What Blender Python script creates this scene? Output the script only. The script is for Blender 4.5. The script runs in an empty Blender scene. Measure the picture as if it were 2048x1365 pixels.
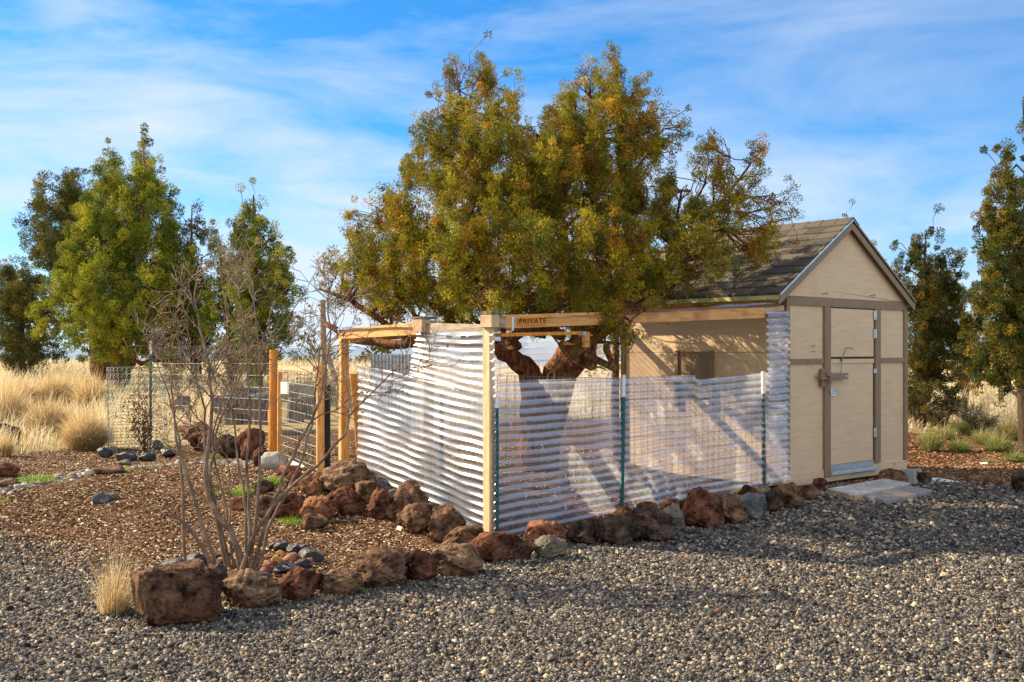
import bpy, math, random
import numpy as np
from mathutils import Vector, Matrix
R = math.radians
rng = np.random.default_rng(11)
random.seed(7)
sc = bpy.context.scene
col = sc.collection

# ------------------------------------------------------------------ camera, light, exposure
F = 2200.0; HZ = 704.0; CX = 1024.0; CH = 1.56
cd = bpy.data.cameras.new('camera'); cam = bpy.data.objects.new('camera', cd); col.objects.link(cam)
cam.location = (0, 0, CH); cam.rotation_euler = (R(90), 0, 0)
cd.sensor_width = 36; cd.lens = 36 * F / 2048; cd.shift_y = 21.5 / 2048
cd.clip_start = 0.1; cd.clip_end = 9000
sc.camera = cam
SUN_EL = 31.0; SA = 22.0       # elevation; degrees the sun stands behind the picture plane, on the left
sx, sy = -math.cos(R(SA)), math.sin(R(SA))
sd = bpy.data.lights.new('sun', 'SUN'); so = bpy.data.objects.new('sun', sd); col.objects.link(so)
sd.energy = 5.0; sd.angle = R(0.5); sd.color = (1.0, 0.78, 0.50)
sv = Vector((sx * math.cos(R(SUN_EL)), sy * math.cos(R(SUN_EL)), math.sin(R(SUN_EL))))
so.rotation_euler = sv.to_track_quat('Z', 'Y').to_euler()
w = bpy.data.worlds.new('World'); sc.world = w; w.use_nodes = True
nt = w.node_tree; nt.nodes.clear()
def N(nt, t, **kw):
    n = nt.nodes.new(t)
    for k, v in kw.items():
        if k in n.inputs: n.inputs[k].default_value = v
        else: setattr(n, k, v)
    return n
out = N(nt, 'ShaderNodeOutputWorld'); bg = N(nt, 'ShaderNodeBackground'); bg.inputs[1].default_value = 0.15
sky = N(nt, 'ShaderNodeTexSky', sky_type='NISHITA', sun_disc=False)
sky.sun_elevation = R(SUN_EL); sky.sun_rotation = math.atan2(sx, sy)
sky.altitude = 900; sky.dust_density = 0.6; sky.ozone_density = 2.0; sky.air_density = 1.0
tc = N(nt, 'ShaderNodeTexCoord'); mp = N(nt, 'ShaderNodeMapping')
mp.inputs['Rotation'].default_value = (0, R(12), R(15)); mp.inputs['Scale'].default_value = (1.1, 1.0, 5.0)
nz = N(nt, 'ShaderNodeTexNoise', Scale=2.4, Detail=9.0, Roughness=0.58, Distortion=0.35)
cr = N(nt, 'ShaderNodeValToRGB'); cr.color_ramp.elements[0].position = 0.38; cr.color_ramp.elements[1].position = 0.70
nz2 = N(nt, 'ShaderNodeTexNoise', Scale=0.9, Detail=4.0, Roughness=0.5)
sep = N(nt, 'ShaderNodeSeparateXYZ')
# cloud amount grows to the left (towards the sun) and near the horizon
m1 = N(nt, 'ShaderNodeMath', operation='MULTIPLY_ADD'); m1.inputs[1].default_value = -1.0; m1.inputs[2].default_value = 0.50
m2 = N(nt, 'ShaderNodeMapRange'); m2.inputs[1].default_value = 0.0; m2.inputs[2].default_value = 0.20; m2.inputs[3].default_value = 0.8; m2.inputs[4].default_value = 0.0
ma = N(nt, 'ShaderNodeMath', operation='ADD'); mb_ = N(nt, 'ShaderNodeMath', operation='MULTIPLY', use_clamp=True)
mc = N(nt, 'ShaderNodeMath', operation='ADD', use_clamp=True); md = N(nt, 'ShaderNodeMath', operation='MULTIPLY'); md.inputs[1].default_value = 0.55
hs = N(nt, 'ShaderNodeHueSaturation'); hs.inputs['Saturation'].default_value = 1.1; hs.inputs['Value'].default_value = 0.58
mix = N(nt, 'ShaderNodeMixRGB'); mix.inputs[2].default_value = (2.5, 2.75, 3.1, 1)
L = nt.links.new
L(tc.outputs['Generated'], mp.inputs[0]); L(mp.outputs[0], nz.inputs['Vector']); L(tc.outputs['Generated'], nz2.inputs['Vector'])
L(nz.outputs[0], cr.inputs[0]); L(tc.outputs['Generated'], sep.inputs[0])
L(sep.outputs[0], m1.inputs[0]); L(sep.outputs[2], m2.inputs[0]); L(m1.outputs[0], ma.inputs[0]); L(m2.outputs[0], ma.inputs[1])
L(cr.outputs[0], mb_.inputs[0]); 
m3 = N(nt, 'ShaderNodeMath', operation='ADD', use_clamp=True); m3.inputs[1].default_value = 0.25
L(ma.outputs[0], m3.inputs[0]); L(m3.outputs[0], mb_.inputs[1])
L(m2.outputs[0], md.inputs[0]); L(mb_.outputs[0], mc.inputs[0]); L(md.outputs[0], mc.inputs[1])
tint = N(nt, 'ShaderNodeMixRGB', blend_type='MULTIPLY'); tint.inputs[0].default_value = 1; tint.inputs[2].default_value = (.42, .74, 1, 1)
L(sky.outputs[0], tint.inputs[1]); L(tint.outputs[0], hs.inputs['Color']); L(hs.outputs[0], mix.inputs[1]); L(mc.outputs[0], mix.inputs[0])
# added fill light: brighter white sky put into the unseen half behind the camera
mr_ = N(nt, 'ShaderNodeMapRange', interpolation_type='SMOOTHSTEP'); mr_.inputs[1].default_value = 0.2; mr_.inputs[2].default_value = -0.45; mr_.inputs[3].default_value = 0.0; mr_.inputs[4].default_value = 0.85
mx2 = N(nt, 'ShaderNodeMixRGB'); mx2.inputs[2].default_value = (4.0, 3.8, 3.7, 1)
L(sep.outputs[1], mr_.inputs[0]); L(mr_.outputs[0], mx2.inputs[0]); L(mix.outputs[0], mx2.inputs[1]); L(mx2.outputs[0], bg.inputs[0]); L(bg.outputs[0], out.inputs[0])
sc.view_settings.view_transform = 'Standard'; sc.view_settings.look = 'None'
sc.view_settings.exposure = 1.17; sc.view_settings.gamma = 1.0
sc.render.engine = 'CYCLES'; sc.render.resolution_x = 1024; sc.render.resolution_y = 682
sc.cycles.max_bounces = 10; sc.cycles.transparent_max_bounces = 24
sc.cycles.sample_clamp_indirect = 6

# ------------------------------------------------------------------ helpers
def P(px, py, Y):
    """a point of the place seen at picture position px,py, Y metres away"""
    return np.array(((px - CX) / F * Y, Y, CH - (py - HZ) / F * Y))
def smooth(a): a = np.clip(a, 0, 1); return a * a * (3 - 2 * a)
def terrain(x, y):
    x = np.asarray(x, float); y = np.asarray(y, float)
    r = smooth((x - 0.2) / 2.6)
    z = 0.27 * smooth((y - 9.0) / 2.9) * (1 - r) + 0.2 * smooth((y - 15.5) / 6) * r
    z = z + 0.36 * smooth((y - 17) / 11) * smooth((-x - 1) / 4) + 0.5 * smooth((y - 20) / 16) * smooth((x - 4) / 6)
    z = z + 0.03 * np.sin(x * 1.3 + y * .7) * smooth((y - 12) / 4)
    z = z - 9.0 * smooth((y - 75) / 120) - 40 * smooth((y - 190) / 800)
    return z
def gz(x, y): return float(terrain(x, y))
def ground_at(px, py):
    """where the line of sight through px,py meets the ground"""
    lo = 3.0; prev = None
    for Y in np.concatenate([np.arange(3, 20, .02), np.arange(20, 80, .2)]):
        X = (px - CX) / F * Y; z = CH - (py - HZ) / F * Y
        if z <= gz(X, Y): return np.array((X, Y, gz(X, Y)))
    return np.array(((px - CX) / F * 80, 80, gz(0, 80)))

def empty(name, loc):
    o = bpy.data.objects.new(name, None); col.objects.link(o); o.location = tuple(float(a) for a in loc)
    o.empty_display_size = .1
    return o
def tag(o, label=None, cat=None, group=None, kind=None):
    if label: o['label'] = label
    if cat: o['category'] = cat
    if group: o['group'] = group
    if kind: o['kind'] = kind
    return o
def thing(name, label, cat, loc, group=None): return tag(empty(name, loc), label, cat, group)

def mesh_from(name, V, Fc, mat=None, parent=None, origin=None, smooth_=False, color=None, uvs=None):
    """V (n,3) world coordinates, Fc (m,k) with one k, or a list of faces"""
    V = np.asarray(V, np.float32)
    if parent is not None: origin = np.array(parent_world(parent))
    if origin is None: origin = np.zeros(3)
    V = V - np.asarray(origin, np.float32)
    me = bpy.data.meshes.new(name)
    if isinstance(Fc, np.ndarray):
        m, k = Fc.shape
        me.vertices.add(len(V)); me.vertices.foreach_set('co', V.ravel())
        me.loops.add(m * k); me.loops.foreach_set('vertex_index', Fc.astype(np.int32).ravel())
        me.polygons.add(m); me.polygons.foreach_set('loop_start', np.arange(0, m * k, k, dtype=np.int32))
        me.polygons.foreach_set('loop_total', np.full(m, k, np.int32))
        me.update(calc_edges=True)
    else:
        me.from_pydata([tuple(v) for v in V.tolist()], [], [tuple(f) for f in Fc]); me.update()
    if color is not None:
        a = me.color_attributes.new('Col', 'FLOAT_COLOR', 'POINT')
        c = np.ones((len(V), 4), np.float32); c[:, :3] = color
        a.data.foreach_set('color', c.ravel())
    if smooth_: me.polygons.foreach_set('use_smooth', np.ones(len(me.polygons), bool))
    if mat is not None: me.materials.append(mat)
    o = bpy.data.objects.new(name, me); col.objects.link(o)
    if parent is not None: o.parent = parent
    else: o.location = tuple(float(a) for a in origin)
    return o
def parent_world(p):
    v = Vector(p.location)
    while p.parent: p = p.parent; v = v + Vector(p.location)
    return v

class MB:
    def __init__(s): s.v = []; s.f = []; s.c = []
    def add(s, V, Fc, c=None):
        n = len(s.v); s.v.extend([tuple(map(float, a)) for a in V]); s.f.extend([tuple(i + n for i in f) for f in Fc])
        s.c.extend([c or (1, 1, 1)] * len(V))
    def box(s, c, ax, ay, az):
        """centre and three half-axis vectors"""
        c, ax, ay, az = map(lambda q: np.array(q, float), (c, ax, ay, az))
        V = [c + i * ax + j * ay + k * az for k in (-1, 1) for j in (-1, 1) for i in (-1, 1)]
        s.add(V, [(0, 2, 3, 1), (4, 5, 7, 6), (0, 1, 5, 4), (2, 6, 7, 3), (0, 4, 6, 2), (1, 3, 7, 5)])
    def beam(s, p0, p1, w, h, side=None):
        """square timber from p0 to p1; w across `side`, h across the third axis"""
        p0 = np.array(p0, float); p1 = np.array(p1, float); d = (p1 - p0) / 2; u = d / np.linalg.norm(d)
        if side is None: side = np.cross(u, (0, 0, 1)) if abs(u[2]) < .9 else np.array((1, 0, 0))
        side = np.array(side, float); side = side - u * side.dot(u); side /= np.linalg.norm(side)
        t = np.cross(u, side)
        s.box((p0 + p1) / 2, d, side * w / 2, t * h / 2)
    def tube(s, pts, rad, n=6, cap=True, c=None):
        pts = [np.array(p, float) for p in pts]
        if np.isscalar(rad): rad = [rad] * len(pts)
        V = []; Fc = []; ref = None
        for i, p in enumerate(pts):
            d = pts[min(i + 1, len(pts) - 1)] - pts[max(i - 1, 0)]; d = d / (np.linalg.norm(d) + 1e-9)
            if ref is None: ref = np.cross(d, (0.3, 0.9, 0.1)); 
            a = ref - d * ref.dot(d); a /= (np.linalg.norm(a) + 1e-9); ref = a; b = np.cross(d, a)
            for k in range(n):
                t = 2 * math.pi * k / n; V.append(p + rad[i] * (a * math.cos(t) + b * math.sin(t)))
        for i in range(len(pts) - 1):
            for k in range(n):
                k2 = (k + 1) % n; Fc.append((i * n + k, i * n + k2, (i + 1) * n + k2, (i + 1) * n + k))
        if cap: Fc.append(tuple(range(n - 1, -1, -1))); Fc.append(tuple(range((len(pts) - 1) * n, len(pts) * n)))
        s.add(V, Fc, c)
    def build(s, name, mat, parent=None, origin=None, smooth_=False, bevel=0, color=False):
        o = mesh_from(name, s.v, s.f, mat, parent, origin, smooth_, color=np.array(s.c) if color else None)
        if bevel:
            b = o.modifiers.new('bevel', 'BEVEL'); b.width = bevel; b.segments = 1; b.limit_method = 'ANGLE'
        return o

# ------------------------------------------------------------------ materials
MAT = {}
def newmat(name):
    m = bpy.data.materials.new(name); m.use_nodes = True; m.node_tree.nodes.clear(); MAT[name] = m
    return m, m.node_tree
def ramp(nt, stops):
    r = N(nt, 'ShaderNodeValToRGB'); e = r.color_ramp.elements
    while len(e) < len(stops): e.new(0.5)
    for q, (p, c) in zip(e, stops): q.position = p; q.color = (*c, 1)
    return r
def noise_mat(name, stops, scale=8, detail=6, rough=0.9, bump=0.3, bscale=None, bdist=0.01, stretch=(1, 1, 1), spec=0.3, vor=0, rough_n=0.6, attr=False, coord='Object', metal=0, layer=None):
    m, t = newmat(name)
    o = N(t, 'ShaderNodeOutputMaterial'); b = N(t, 'ShaderNodeBsdfPrincipled', Roughness=rough, Metallic=metal)
    b.inputs['Specular IOR Level'].default_value = spec
    tc = N(t, 'ShaderNodeTexCoord'); mp = N(t, 'ShaderNodeMapping'); mp.inputs['Scale'].default_value = stretch
    nz = N(t, 'ShaderNodeTexNoise', Scale=scale, Detail=detail, Roughness=rough_n)
    r = ramp(t, stops); K = t.links.new
    K(tc.outputs[coord], mp.inputs[0]); K(mp.outputs[0], nz.inputs['Vector']); K(nz.outputs[0], r.inputs[0])
    cur = r.outputs[0]
    if layer:   # big soft stains: (scale, lo, hi, colour, amount)
        n3 = N(t, 'ShaderNodeTexNoise', Scale=layer[0], Detail=3.0); r3 = ramp(t, [(layer[1], (0, 0, 0)), (layer[2], (layer[4],) * 3)])
        K(mp.outputs[0] if len(layer) > 5 else tc.outputs[coord], n3.inputs['Vector']); K(n3.outputs[0], r3.inputs[0])
        mx = N(t, 'ShaderNodeMixRGB'); mx.inputs[2].default_value = (*layer[3], 1); K(r3.outputs[0], mx.inputs[0]); K(cur, mx.inputs[1]); cur = mx.outputs[0]
    if attr:
        a = N(t, 'ShaderNodeVertexColor', layer_name='Col'); mx = N(t, 'ShaderNodeMixRGB', blend_type='MULTIPLY'); mx.inputs[0].default_value = 1
        K(cur, mx.inputs[1]); K(a.outputs[0], mx.inputs[2]); cur = mx.outputs[0]
    K(cur, b.inputs['Base Color'])
    n2 = N(t, 'ShaderNodeTexNoise', Scale=bscale or scale * 2, Detail=8.0, Roughness=0.65); K(mp.outputs[0], n2.inputs['Vector'])
    bp = N(t, 'ShaderNodeBump', Strength=bump, Distance=bdist); hsrc = n2.outputs[0]
    if vor:
        v = N(t, 'ShaderNodeTexVoronoi', Scale=vor); K(mp.outputs[0], v.inputs['Vector'])
        rv = ramp(t, [(0.0, (0, 0, 0)), (0.35, (1, 1, 1))]); K(v.outputs['Distance'], rv.inputs[0])
        mm = N(t, 'ShaderNodeMath', operation='MULTIPLY'); K(rv.outputs[0], mm.inputs[0]); K(n2.outputs[0], mm.inputs[1]); hsrc = mm.outputs[0]
    K(hsrc, bp.inputs['Height']); K(bp.outputs[0], b.inputs['Normal']); K(b.outputs[0], o.inputs[0])
    return m
def sc3(c, k): return tuple(min(1, a * k) for a in c)
def foliage_mat(name, trans=0.3, rough=0.8):
    m, t = newmat(name); K = t.links.new
    o = N(t, 'ShaderNodeOutputMaterial'); d = N(t, 'ShaderNodeBsdfPrincipled', Roughness=rough); d.inputs['Specular IOR Level'].default_value = .08
    tr = N(t, 'ShaderNodeBsdfTranslucent'); a = N(t, 'ShaderNodeVertexColor', layer_name='Col'); mx = N(t, 'ShaderNodeMixShader'); mx.inputs[0].default_value = trans
    K(a.outputs[0], d.inputs['Base Color']); K(a.outputs[0], tr.inputs[0]); K(d.outputs[0], mx.inputs[1]); K(tr.outputs[0], mx.inputs[2]); K(mx.outputs[0], o.inputs[0])
    return m
foliage = foliage_mat('juniper_foliage', .22)
grassm = foliage_mat('grass_blades', .35)
chipm = foliage_mat('loose_bits', 0.0)

beige = noise_mat('beige_paint', [(.3, (.53, .405, .26)), (.6, (.60, .465, .30)), (.8, (.63, .495, .33))], scale=3, rough=.62, bump=.6, bscale=12, bdist=.008, stretch=(1, 1, 9), layer=(2.2, .55, .8, (.36, .26, .16), .35))
def add_marks(m, scale, size, dark, col_):
    t = m.node_tree; K = t.links.new; b = [n for n in t.nodes if n.type == 'BSDF_PRINCIPLED'][0]; src = b.inputs['Base Color'].links[0].from_socket
    tc = N(t, 'ShaderNodeTexCoord'); v = N(t, 'ShaderNodeTexVoronoi', Scale=scale); K(tc.outputs['Object'], v.inputs['Vector']); r = ramp(t, [(size * .6, (dark,) * 3), (size, (0, 0, 0))]); K(v.outputs['Distance'], r.inputs[0])
    mx = N(t, 'ShaderNodeMixRGB'); mx.inputs[2].default_value = (*col_, 1); K(r.outputs[0], mx.inputs[0]); K(src, mx.inputs[1]); K(mx.outputs[0], b.inputs['Base Color'])
add_marks(beige, 4.3, .034, .8, (.10, .065, .04)); add_marks(beige, 2.1, .03, .5, (.2, .12, .07))
brown = noise_mat('brown_trim_paint', [(.3, (.19, .135, .08)), (.7, (.25, .18, .108))], scale=6, rough=.6, bump=.2, bscale=30, bdist=.004, stretch=(4, 4, 1), layer=(5, .6, .8, (.1, .07, .045), .5))
pine = noise_mat('pine_lumber', [(.25, (.36, .15, .035)), (.45, (.62, .33, .10)), (.6, (.70, .42, .16)), (.75, (.72, .46, .2))], scale=5, detail=7, rough=.65, bump=.25, bscale=20, bdist=.003, stretch=(6, 6, .8), layer=(3, .58, .7, (.22, .08, .02), .6))
pine_h = noise_mat('pine_beam', [(.3, (.40, .17, .045)), (.5, (.60, .31, .10)), (.75, (.70, .42, .17))], scale=4, detail=7, rough=.65, bump=.25, bscale=20, bdist=.003, stretch=(1, 1, 9), layer=(2.2, .5, .68, (.24, .09, .03), .75))
orangew = noise_mat('orange_stained_wood', [(.3, (.46, .15, .018)), (.7, (.74, .32, .035))], scale=6, rough=.6, bump=.2, bscale=20, bdist=.003, stretch=(6, 6, 1))
pale_pine = noise_mat('pale_pine', [(.25, (.45, .26, .10)), (.45, (.66, .48, .27)), (.7, (.74, .58, .37))], scale=5, detail=7, rough=.65, bump=.3, bscale=20, bdist=.003, stretch=(6, 6, .8), layer=(4, .55, .7, (.50, .25, .07), .6))
greyw = noise_mat('weathered_wood', [(.3, (.16, .13, .10)), (.5, (.33, .28, .21)), (.75, (.46, .39, .29))], scale=7, detail=7, rough=.85, bump=.4, bscale=25, bdist=.004, stretch=(1, 1, 6))
tanw = noise_mat('cut_block_wood', [(.3, (.38, .27, .15)), (.7, (.56, .43, .27))], scale=9, rough=.8, bump=.3, bscale=30, bdist=.003)
bark = noise_mat('juniper_bark', [(.34, (.03, .014, .008)), (.46, (.15, .058, .025)), (.58, (.36, .15, .058)), (.72, (.52, .31, .16))], scale=8, detail=10, rough=.85, bump=1.0, bscale=14, bdist=.06, stretch=(3, 3, .7), rough_n=.7)
bark_dark = noise_mat('dark_bark', [(.3, (.03, .022, .016)), (.6, (.09, .06, .04)), (.85, (.17, .12, .08))], scale=9, detail=8, rough=.9, bump=1.0, bscale=12, bdist=.03, stretch=(3, 3, .8))
stem_m = noise_mat('shrub_bark', [(.3, (.085, .062, .045)), (.55, (.23, .175, .13)), (.8, (.42, .34, .26))], scale=9, detail=6, rough=.8, bump=.5, bscale=50, bdist=.004, attr=True)
galv = noise_mat('galvanised_steel', [(.3, (.42, .47, .52)), (.7, (.62, .67, .72))], scale=18, rough=.35, bump=.05, metal=.85)
wire_m = noise_mat('galvanised_wire', [(.3, (.22, .23, .23)), (.7, (.38, .39, .39))], scale=30, rough=.55, bump=.05, metal=.0)
wire_g = noise_mat('green_wire', [(.3, (.05, .10, .09)), (.7, (.12, .19, .17))], scale=30, rough=.5, bump=.05, metal=.3)
wire_c = noise_mat('pale_green_wire', [(.3, (.18, .27, .24)), (.7, (.33, .42, .38))], scale=30, rough=.5, bump=.05, metal=.3)
tpost_m = noise_mat('green_post_paint', [(.3, (.01, .075, .09)), (.7, (.025, .13, .15))], scale=20, rough=.5, bump=.15)
white_m = noise_mat('white_paint', [(.3, (.66, .68, .70)), (.7, (.80, .81, .82))], scale=12, rough=.55, bump=.15)
black_m = noise_mat('black_paint', [(.3, (.012, .012, .012)), (.7, (.03, .03, .028))], scale=12, rough=.6, bump=.1)
greenmet = noise_mat('green_drip_edge', [(.3, (.32, .40, .17)), (.7, (.45, .52, .25))], scale=5, rough=.5, bump=.1)
bluemet = noise_mat('blue_flashing', [(.3, (.30, .45, .55)), (.7, (.45, .62, .72))], scale=9, rough=.35, bump=.1, metal=.2)
concrete = noise_mat('concrete', [(.3, (.20, .215, .22)), (.7, (.30, .32, .325))], scale=40, rough=.9, bump=.4, bscale=90, bdist=.003)
paver_a = noise_mat('paver_grey', [(.3, (.20, .205, .215)), (.7, (.29, .295, .31))], scale=60, rough=.9, bump=.5, bscale=120, bdist=.003)
paver_b = noise_mat('paver_tan', [(.3, (.30, .265, .215)), (.7, (.38, .345, .285))], scale=60, rough=.9, bump=.5, bscale=120, bdist=.003)
steel_dark = noise_mat('rusty_rod', [(.3, (.12, .13, .12)), (.7, (.24, .26, .25))], scale=40, rough=.5, bump=.1, metal=.6)
log_m = noise_mat('grey_log', [(.3, (.05, .045, .04)), (.55, (.18, .16, .14)), (.8, (.36, .33, .29))], scale=8, detail=8, rough=.9, bump=.8, bscale=14, bdist=.02, stretch=(3, 3, 1))

def rock_mat(name, stops, vor=18, bump=1.0, bdist=.045, lay=None, rough=.95, spec=.15):
    return noise_mat(name, stops, scale=9, detail=10, rough=rough, bump=bump, bscale=16, bdist=bdist, vor=vor, spec=spec, layer=lay, rough_n=.7)
RK = {
 'red': rock_mat('red_lava', [(.38, (0.013, 0.006, 0.004)), (.5, (0.120, 0.049, 0.032)), (.66, (0.278, 0.113, 0.064))], vor=30, lay=(5, .52, .7, (0.155, 0.108, 0.081), .5)),
 'brown': rock_mat('brown_lava', [(.38, (0.017, 0.010, 0.007)), (.5, (0.146, 0.082, 0.052)), (.66, (0.318, 0.186, 0.114))], vor=26, lay=(5, .5, .7, (0.242, 0.200, 0.156), .5)),
 'tan': rock_mat('tan_rock', [(.38, (0.033, 0.019, 0.013)), (.5, (0.194, 0.124, 0.078)), (.66, (0.370, 0.253, 0.150))], vor=24, lay=(4, .5, .7, (0.134, 0.067, 0.042), .6)),
 'boulder': rock_mat('boulder_rock', [(.38, (0.009, 0.005, 0.004)), (.48, (0.100, 0.056, 0.036)), (.66, (0.226, 0.136, 0.081))], vor=38, lay=(3.5, .5, .72, (0.088, 0.038, 0.026), .7)),
 'orange': rock_mat('orange_rock', [(.38, (0.060, 0.024, 0.013)), (.5, (0.270, 0.122, 0.068)), (.66, (0.426, 0.209, 0.113))], vor=22),
 'grey': rock_mat('grey_rock', [(.3, (.07, .065, .055)), (.5, (.18, .16, .13)), (.7, (.30, .27, .22))], vor=30),
 'blue': rock_mat('slate_blue_rock', [(.3, (.045, .05, .06)), (.5, (.09, .10, .115)), (.72, (.30, .32, .34))], vor=40, bump=.6),
 'dark': rock_mat('dark_lava', [(.38, (0.007, 0.005, 0.004)), (.5, (0.066, 0.043, 0.032)), (.66, (0.178, 0.121, 0.081))], vor=30, lay=(5, .5, .7, (0.134, 0.114, 0.087), .5)),
 'black': rock_mat('black_obsidian', [(.3, (.010, .011, .014)), (.6, (.022, .026, .034)), (.85, (.08, .09, .11))], vor=9, bump=.8, rough=.35, spec=.5),
 'pale': rock_mat('pale_rock', [(.3, (.22, .22, .21)), (.5, (.36, .36, .34)), (.7, (.50, .50, .47))], vor=15, bump=.6),
 'yellow': rock_mat('yellow_stone', [(.3, (.28, .15, .04)), (.6, (.48, .28, .09))], vor=20, bump=.5),
}
# clear corrugated plastic: see-through sheet with gloss and a little milky scatter, scratched in places, with sky reflection painted on the ridges
def plastic(name, milk, tint, milk_hi, sky_sheen, rg=.27, fk=1.5, dc=(.74, .74, .78)):
    m, t = newmat(name); K = t.links.new
    o = N(t, 'ShaderNodeOutputMaterial'); tr = N(t, 'ShaderNodeBsdfTransparent'); tr.inputs[0].default_value = (*tint, 1)
    g = N(t, 'ShaderNodeBsdfGlossy', Roughness=rg); g.inputs[0].default_value = (.95, .97, 1, 1)
    d = N(t, 'ShaderNodeBsdfDiffuse'); d.inputs[0].default_value = (*dc, 1)
    tl = N(t, 'ShaderNodeBsdfTranslucent'); tl.inputs[0].default_value = (*dc, 1)
    ad = N(t, 'ShaderNodeMixShader'); ad.inputs[0].default_value = .5; K(d.outputs[0], ad.inputs[1]); K(tl.outputs[0], ad.inputs[2])
    tc = N(t, 'ShaderNodeTexCoord'); nz = N(t, 'ShaderNodeTexNoise', Scale=2.2, Detail=6.0, Roughness=.6); K(tc.outputs['Object'], nz.inputs['Vector'])
    mr = N(t, 'ShaderNodeMapRange'); mr.inputs[1].default_value = .38; mr.inputs[2].default_value = .68; mr.inputs[3].default_value = milk; mr.inputs[4].default_value = milk_hi
    K(nz.outputs[0], mr.inputs[0])
    # fine vertical scratches and creases
    mp = N(t, 'ShaderNodeMapping'); mp.inputs['Scale'].default_value = (30, 30, 1.5); K(tc.outputs['Object'], mp.inputs[0])
    n2 = N(t, 'ShaderNodeTexNoise', Scale=3.0, Detail=4.0); K(mp.outputs[0], n2.inputs['Vector'])
    r2 = ramp(t, [(.62, (0, 0, 0)), (.74, (.22, .22, .22))]); K(n2.outputs[0], r2.inputs[0])
    add = N(t, 'ShaderNodeMath', operation='ADD', use_clamp=True); K(mr.outputs[0], add.inputs[0]); K(r2.outputs[0], add.inputs[1])
    # pale bands painted on every ridge's upper flank to imitate reflected sky
    va = N(t, 'ShaderNodeVertexColor', layer_name='Col'); dm = N(t, 'ShaderNodeMath', operation='MULTIPLY_ADD', use_clamp=True); dm.inputs[1].default_value = sky_sheen
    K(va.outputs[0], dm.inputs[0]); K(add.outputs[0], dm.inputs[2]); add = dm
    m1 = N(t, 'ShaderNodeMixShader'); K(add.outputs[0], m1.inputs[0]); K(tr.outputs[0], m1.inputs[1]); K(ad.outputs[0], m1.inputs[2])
    n3 = N(t, 'ShaderNodeTexNoise', Scale=14.0, Detail=3.0); K(tc.outputs['Object'], n3.inputs['Vector'])
    bp = N(t, 'ShaderNodeBump', Strength=.25, Distance=.004); K(n3.outputs[0], bp.inputs['Height'])
    fr = N(t, 'ShaderNodeFresnel', IOR=1.55); K(bp.outputs[0], fr.inputs['Normal']); K(bp.outputs[0], g.inputs['Normal'])
    fm = N(t, 'ShaderNodeMath', operation='MULTIPLY_ADD', use_clamp=True); fm.inputs[1].default_value = fk; fm.inputs[2].default_value = .02; K(fr.outputs[0], fm.inputs[0])
    m2 = N(t, 'ShaderNodeMixShader'); K(fm.outputs[0], m2.inputs[0]); K(m1.outputs[0], m2.inputs[1]); K(g.outputs[0], m2.inputs[2])
    K(m2.outputs[0], o.inputs[0]); return m
clear_a = plastic('clear_plastic_side', .08, (.96, .95, .97), .30, .30, .22, 1.6, (.72, .77, .84))
clear_b = plastic('clear_plastic_front', .09, (.95, .93, .96), .38, .34, .22, 1.8, (.82, .86, .95))
# ------------------------------------------------------------------ ground and its loose cover
GB = np.array([(-30, 16), (-14, 11), (-9, 10.2), (-4.9, 9.4), (-4.0, 8.6), (-2.85, 7.45), (-2.1, 6.9), (-1.6, 6.95), (-.88, 7.5), (-.145, 8.45), (.29, 8.75), (1.13, 9.3), (1.76, 10.1), (2.5, 11.0), (3.5, 12.5), (5.05, 13.4), (5.9, 12.3), (9, 12.2), (30, 12.0)])
def lown(x, y, s=1.0):
    return (np.sin(x * 1.7 * s + 1.3 * np.sin(y * 1.1 * s)) + np.sin(y * 2.3 * s + 1.7 * np.sin(x * 1.3 * s + 2)) + np.sin((x + y) * 3.1 * s)) / 3
def gravel_w(x, y):
    return smooth((np.interp(x, GB[:, 0], GB[:, 1]) + .12 * lown(x, y, 2) - y) / np.where(x < -2.2, 1.8, .22) + .5)
PEB = np.array([P(x, y, 1) for x, y in ((-80, 1000), (0, 975), (90, 960), (200, 940), (330, 928), (450, 925), (530, 930))])
pebw = np.array([ground_at(x, y)[:2] for x, y in ((-80, 1000), (0, 980), (60, 968), (200, 945), (330, 930), (450, 925), (530, 930))])
def pebble_w(x, y):
    yy = np.interp(x, pebw[:, 0], pebw[:, 1]); wd = np.interp(x, pebw[:, 0], [.55, .5, .4, .28, .25, .3, .3])
    return smooth(1.5 - np.abs(y - yy) / wd) * (x < pebw[-1, 0] + .2) * (x > -9)
def dry_w(x, y):   # where the dry grass field begins
    e = np.interp(x, [-12, -6.2, -5.2, -4.2, -2, 1, 3, 6, 10, 30], [12.2, 13.2, 14.2, 15.5, 19, 22, 22, 19.0, 18, 18])
    return smooth((y - e) / 1.0)
ys = np.concatenate([np.arange(-14, 4, 1.0), np.arange(4, 16, .08), np.geomspace(16, 4000, 110)])
us = np.linspace(-1, 1, 211)
GX = []; 
for y in ys: GX.append(us * (0.62 * max(y, 0) + 3.5 + max(0, 10 - abs(y)) * .3 + (max(0, y - 60)) * 1.2))
GX = np.array(GX); GY = np.repeat(ys[:, None], len(us), 1)
GZ = terrain(GX, GY) + .008 * lown(GX * 3, GY * 3) + .004 * rng.standard_normal(GX.shape)
Vg = np.stack([GX, GY, GZ], -1).reshape(-1, 3)
a, b = GX.shape
i = np.arange(a - 1)[:, None] * b + np.arange(b - 1)[None]; Fg = np.stack([i, i + 1, i + 1 + b, i + b], -1).reshape(-1, 4)
gw = gravel_w(GX, GY); pw = pebble_w(GX, GY) * (1 - gw); dw = dry_w(GX, GY)
zone = np.stack([gw, pw, dw], -1).reshape(-1, 3)
m, t = newmat('ground_cover'); K = t.links.new
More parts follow.
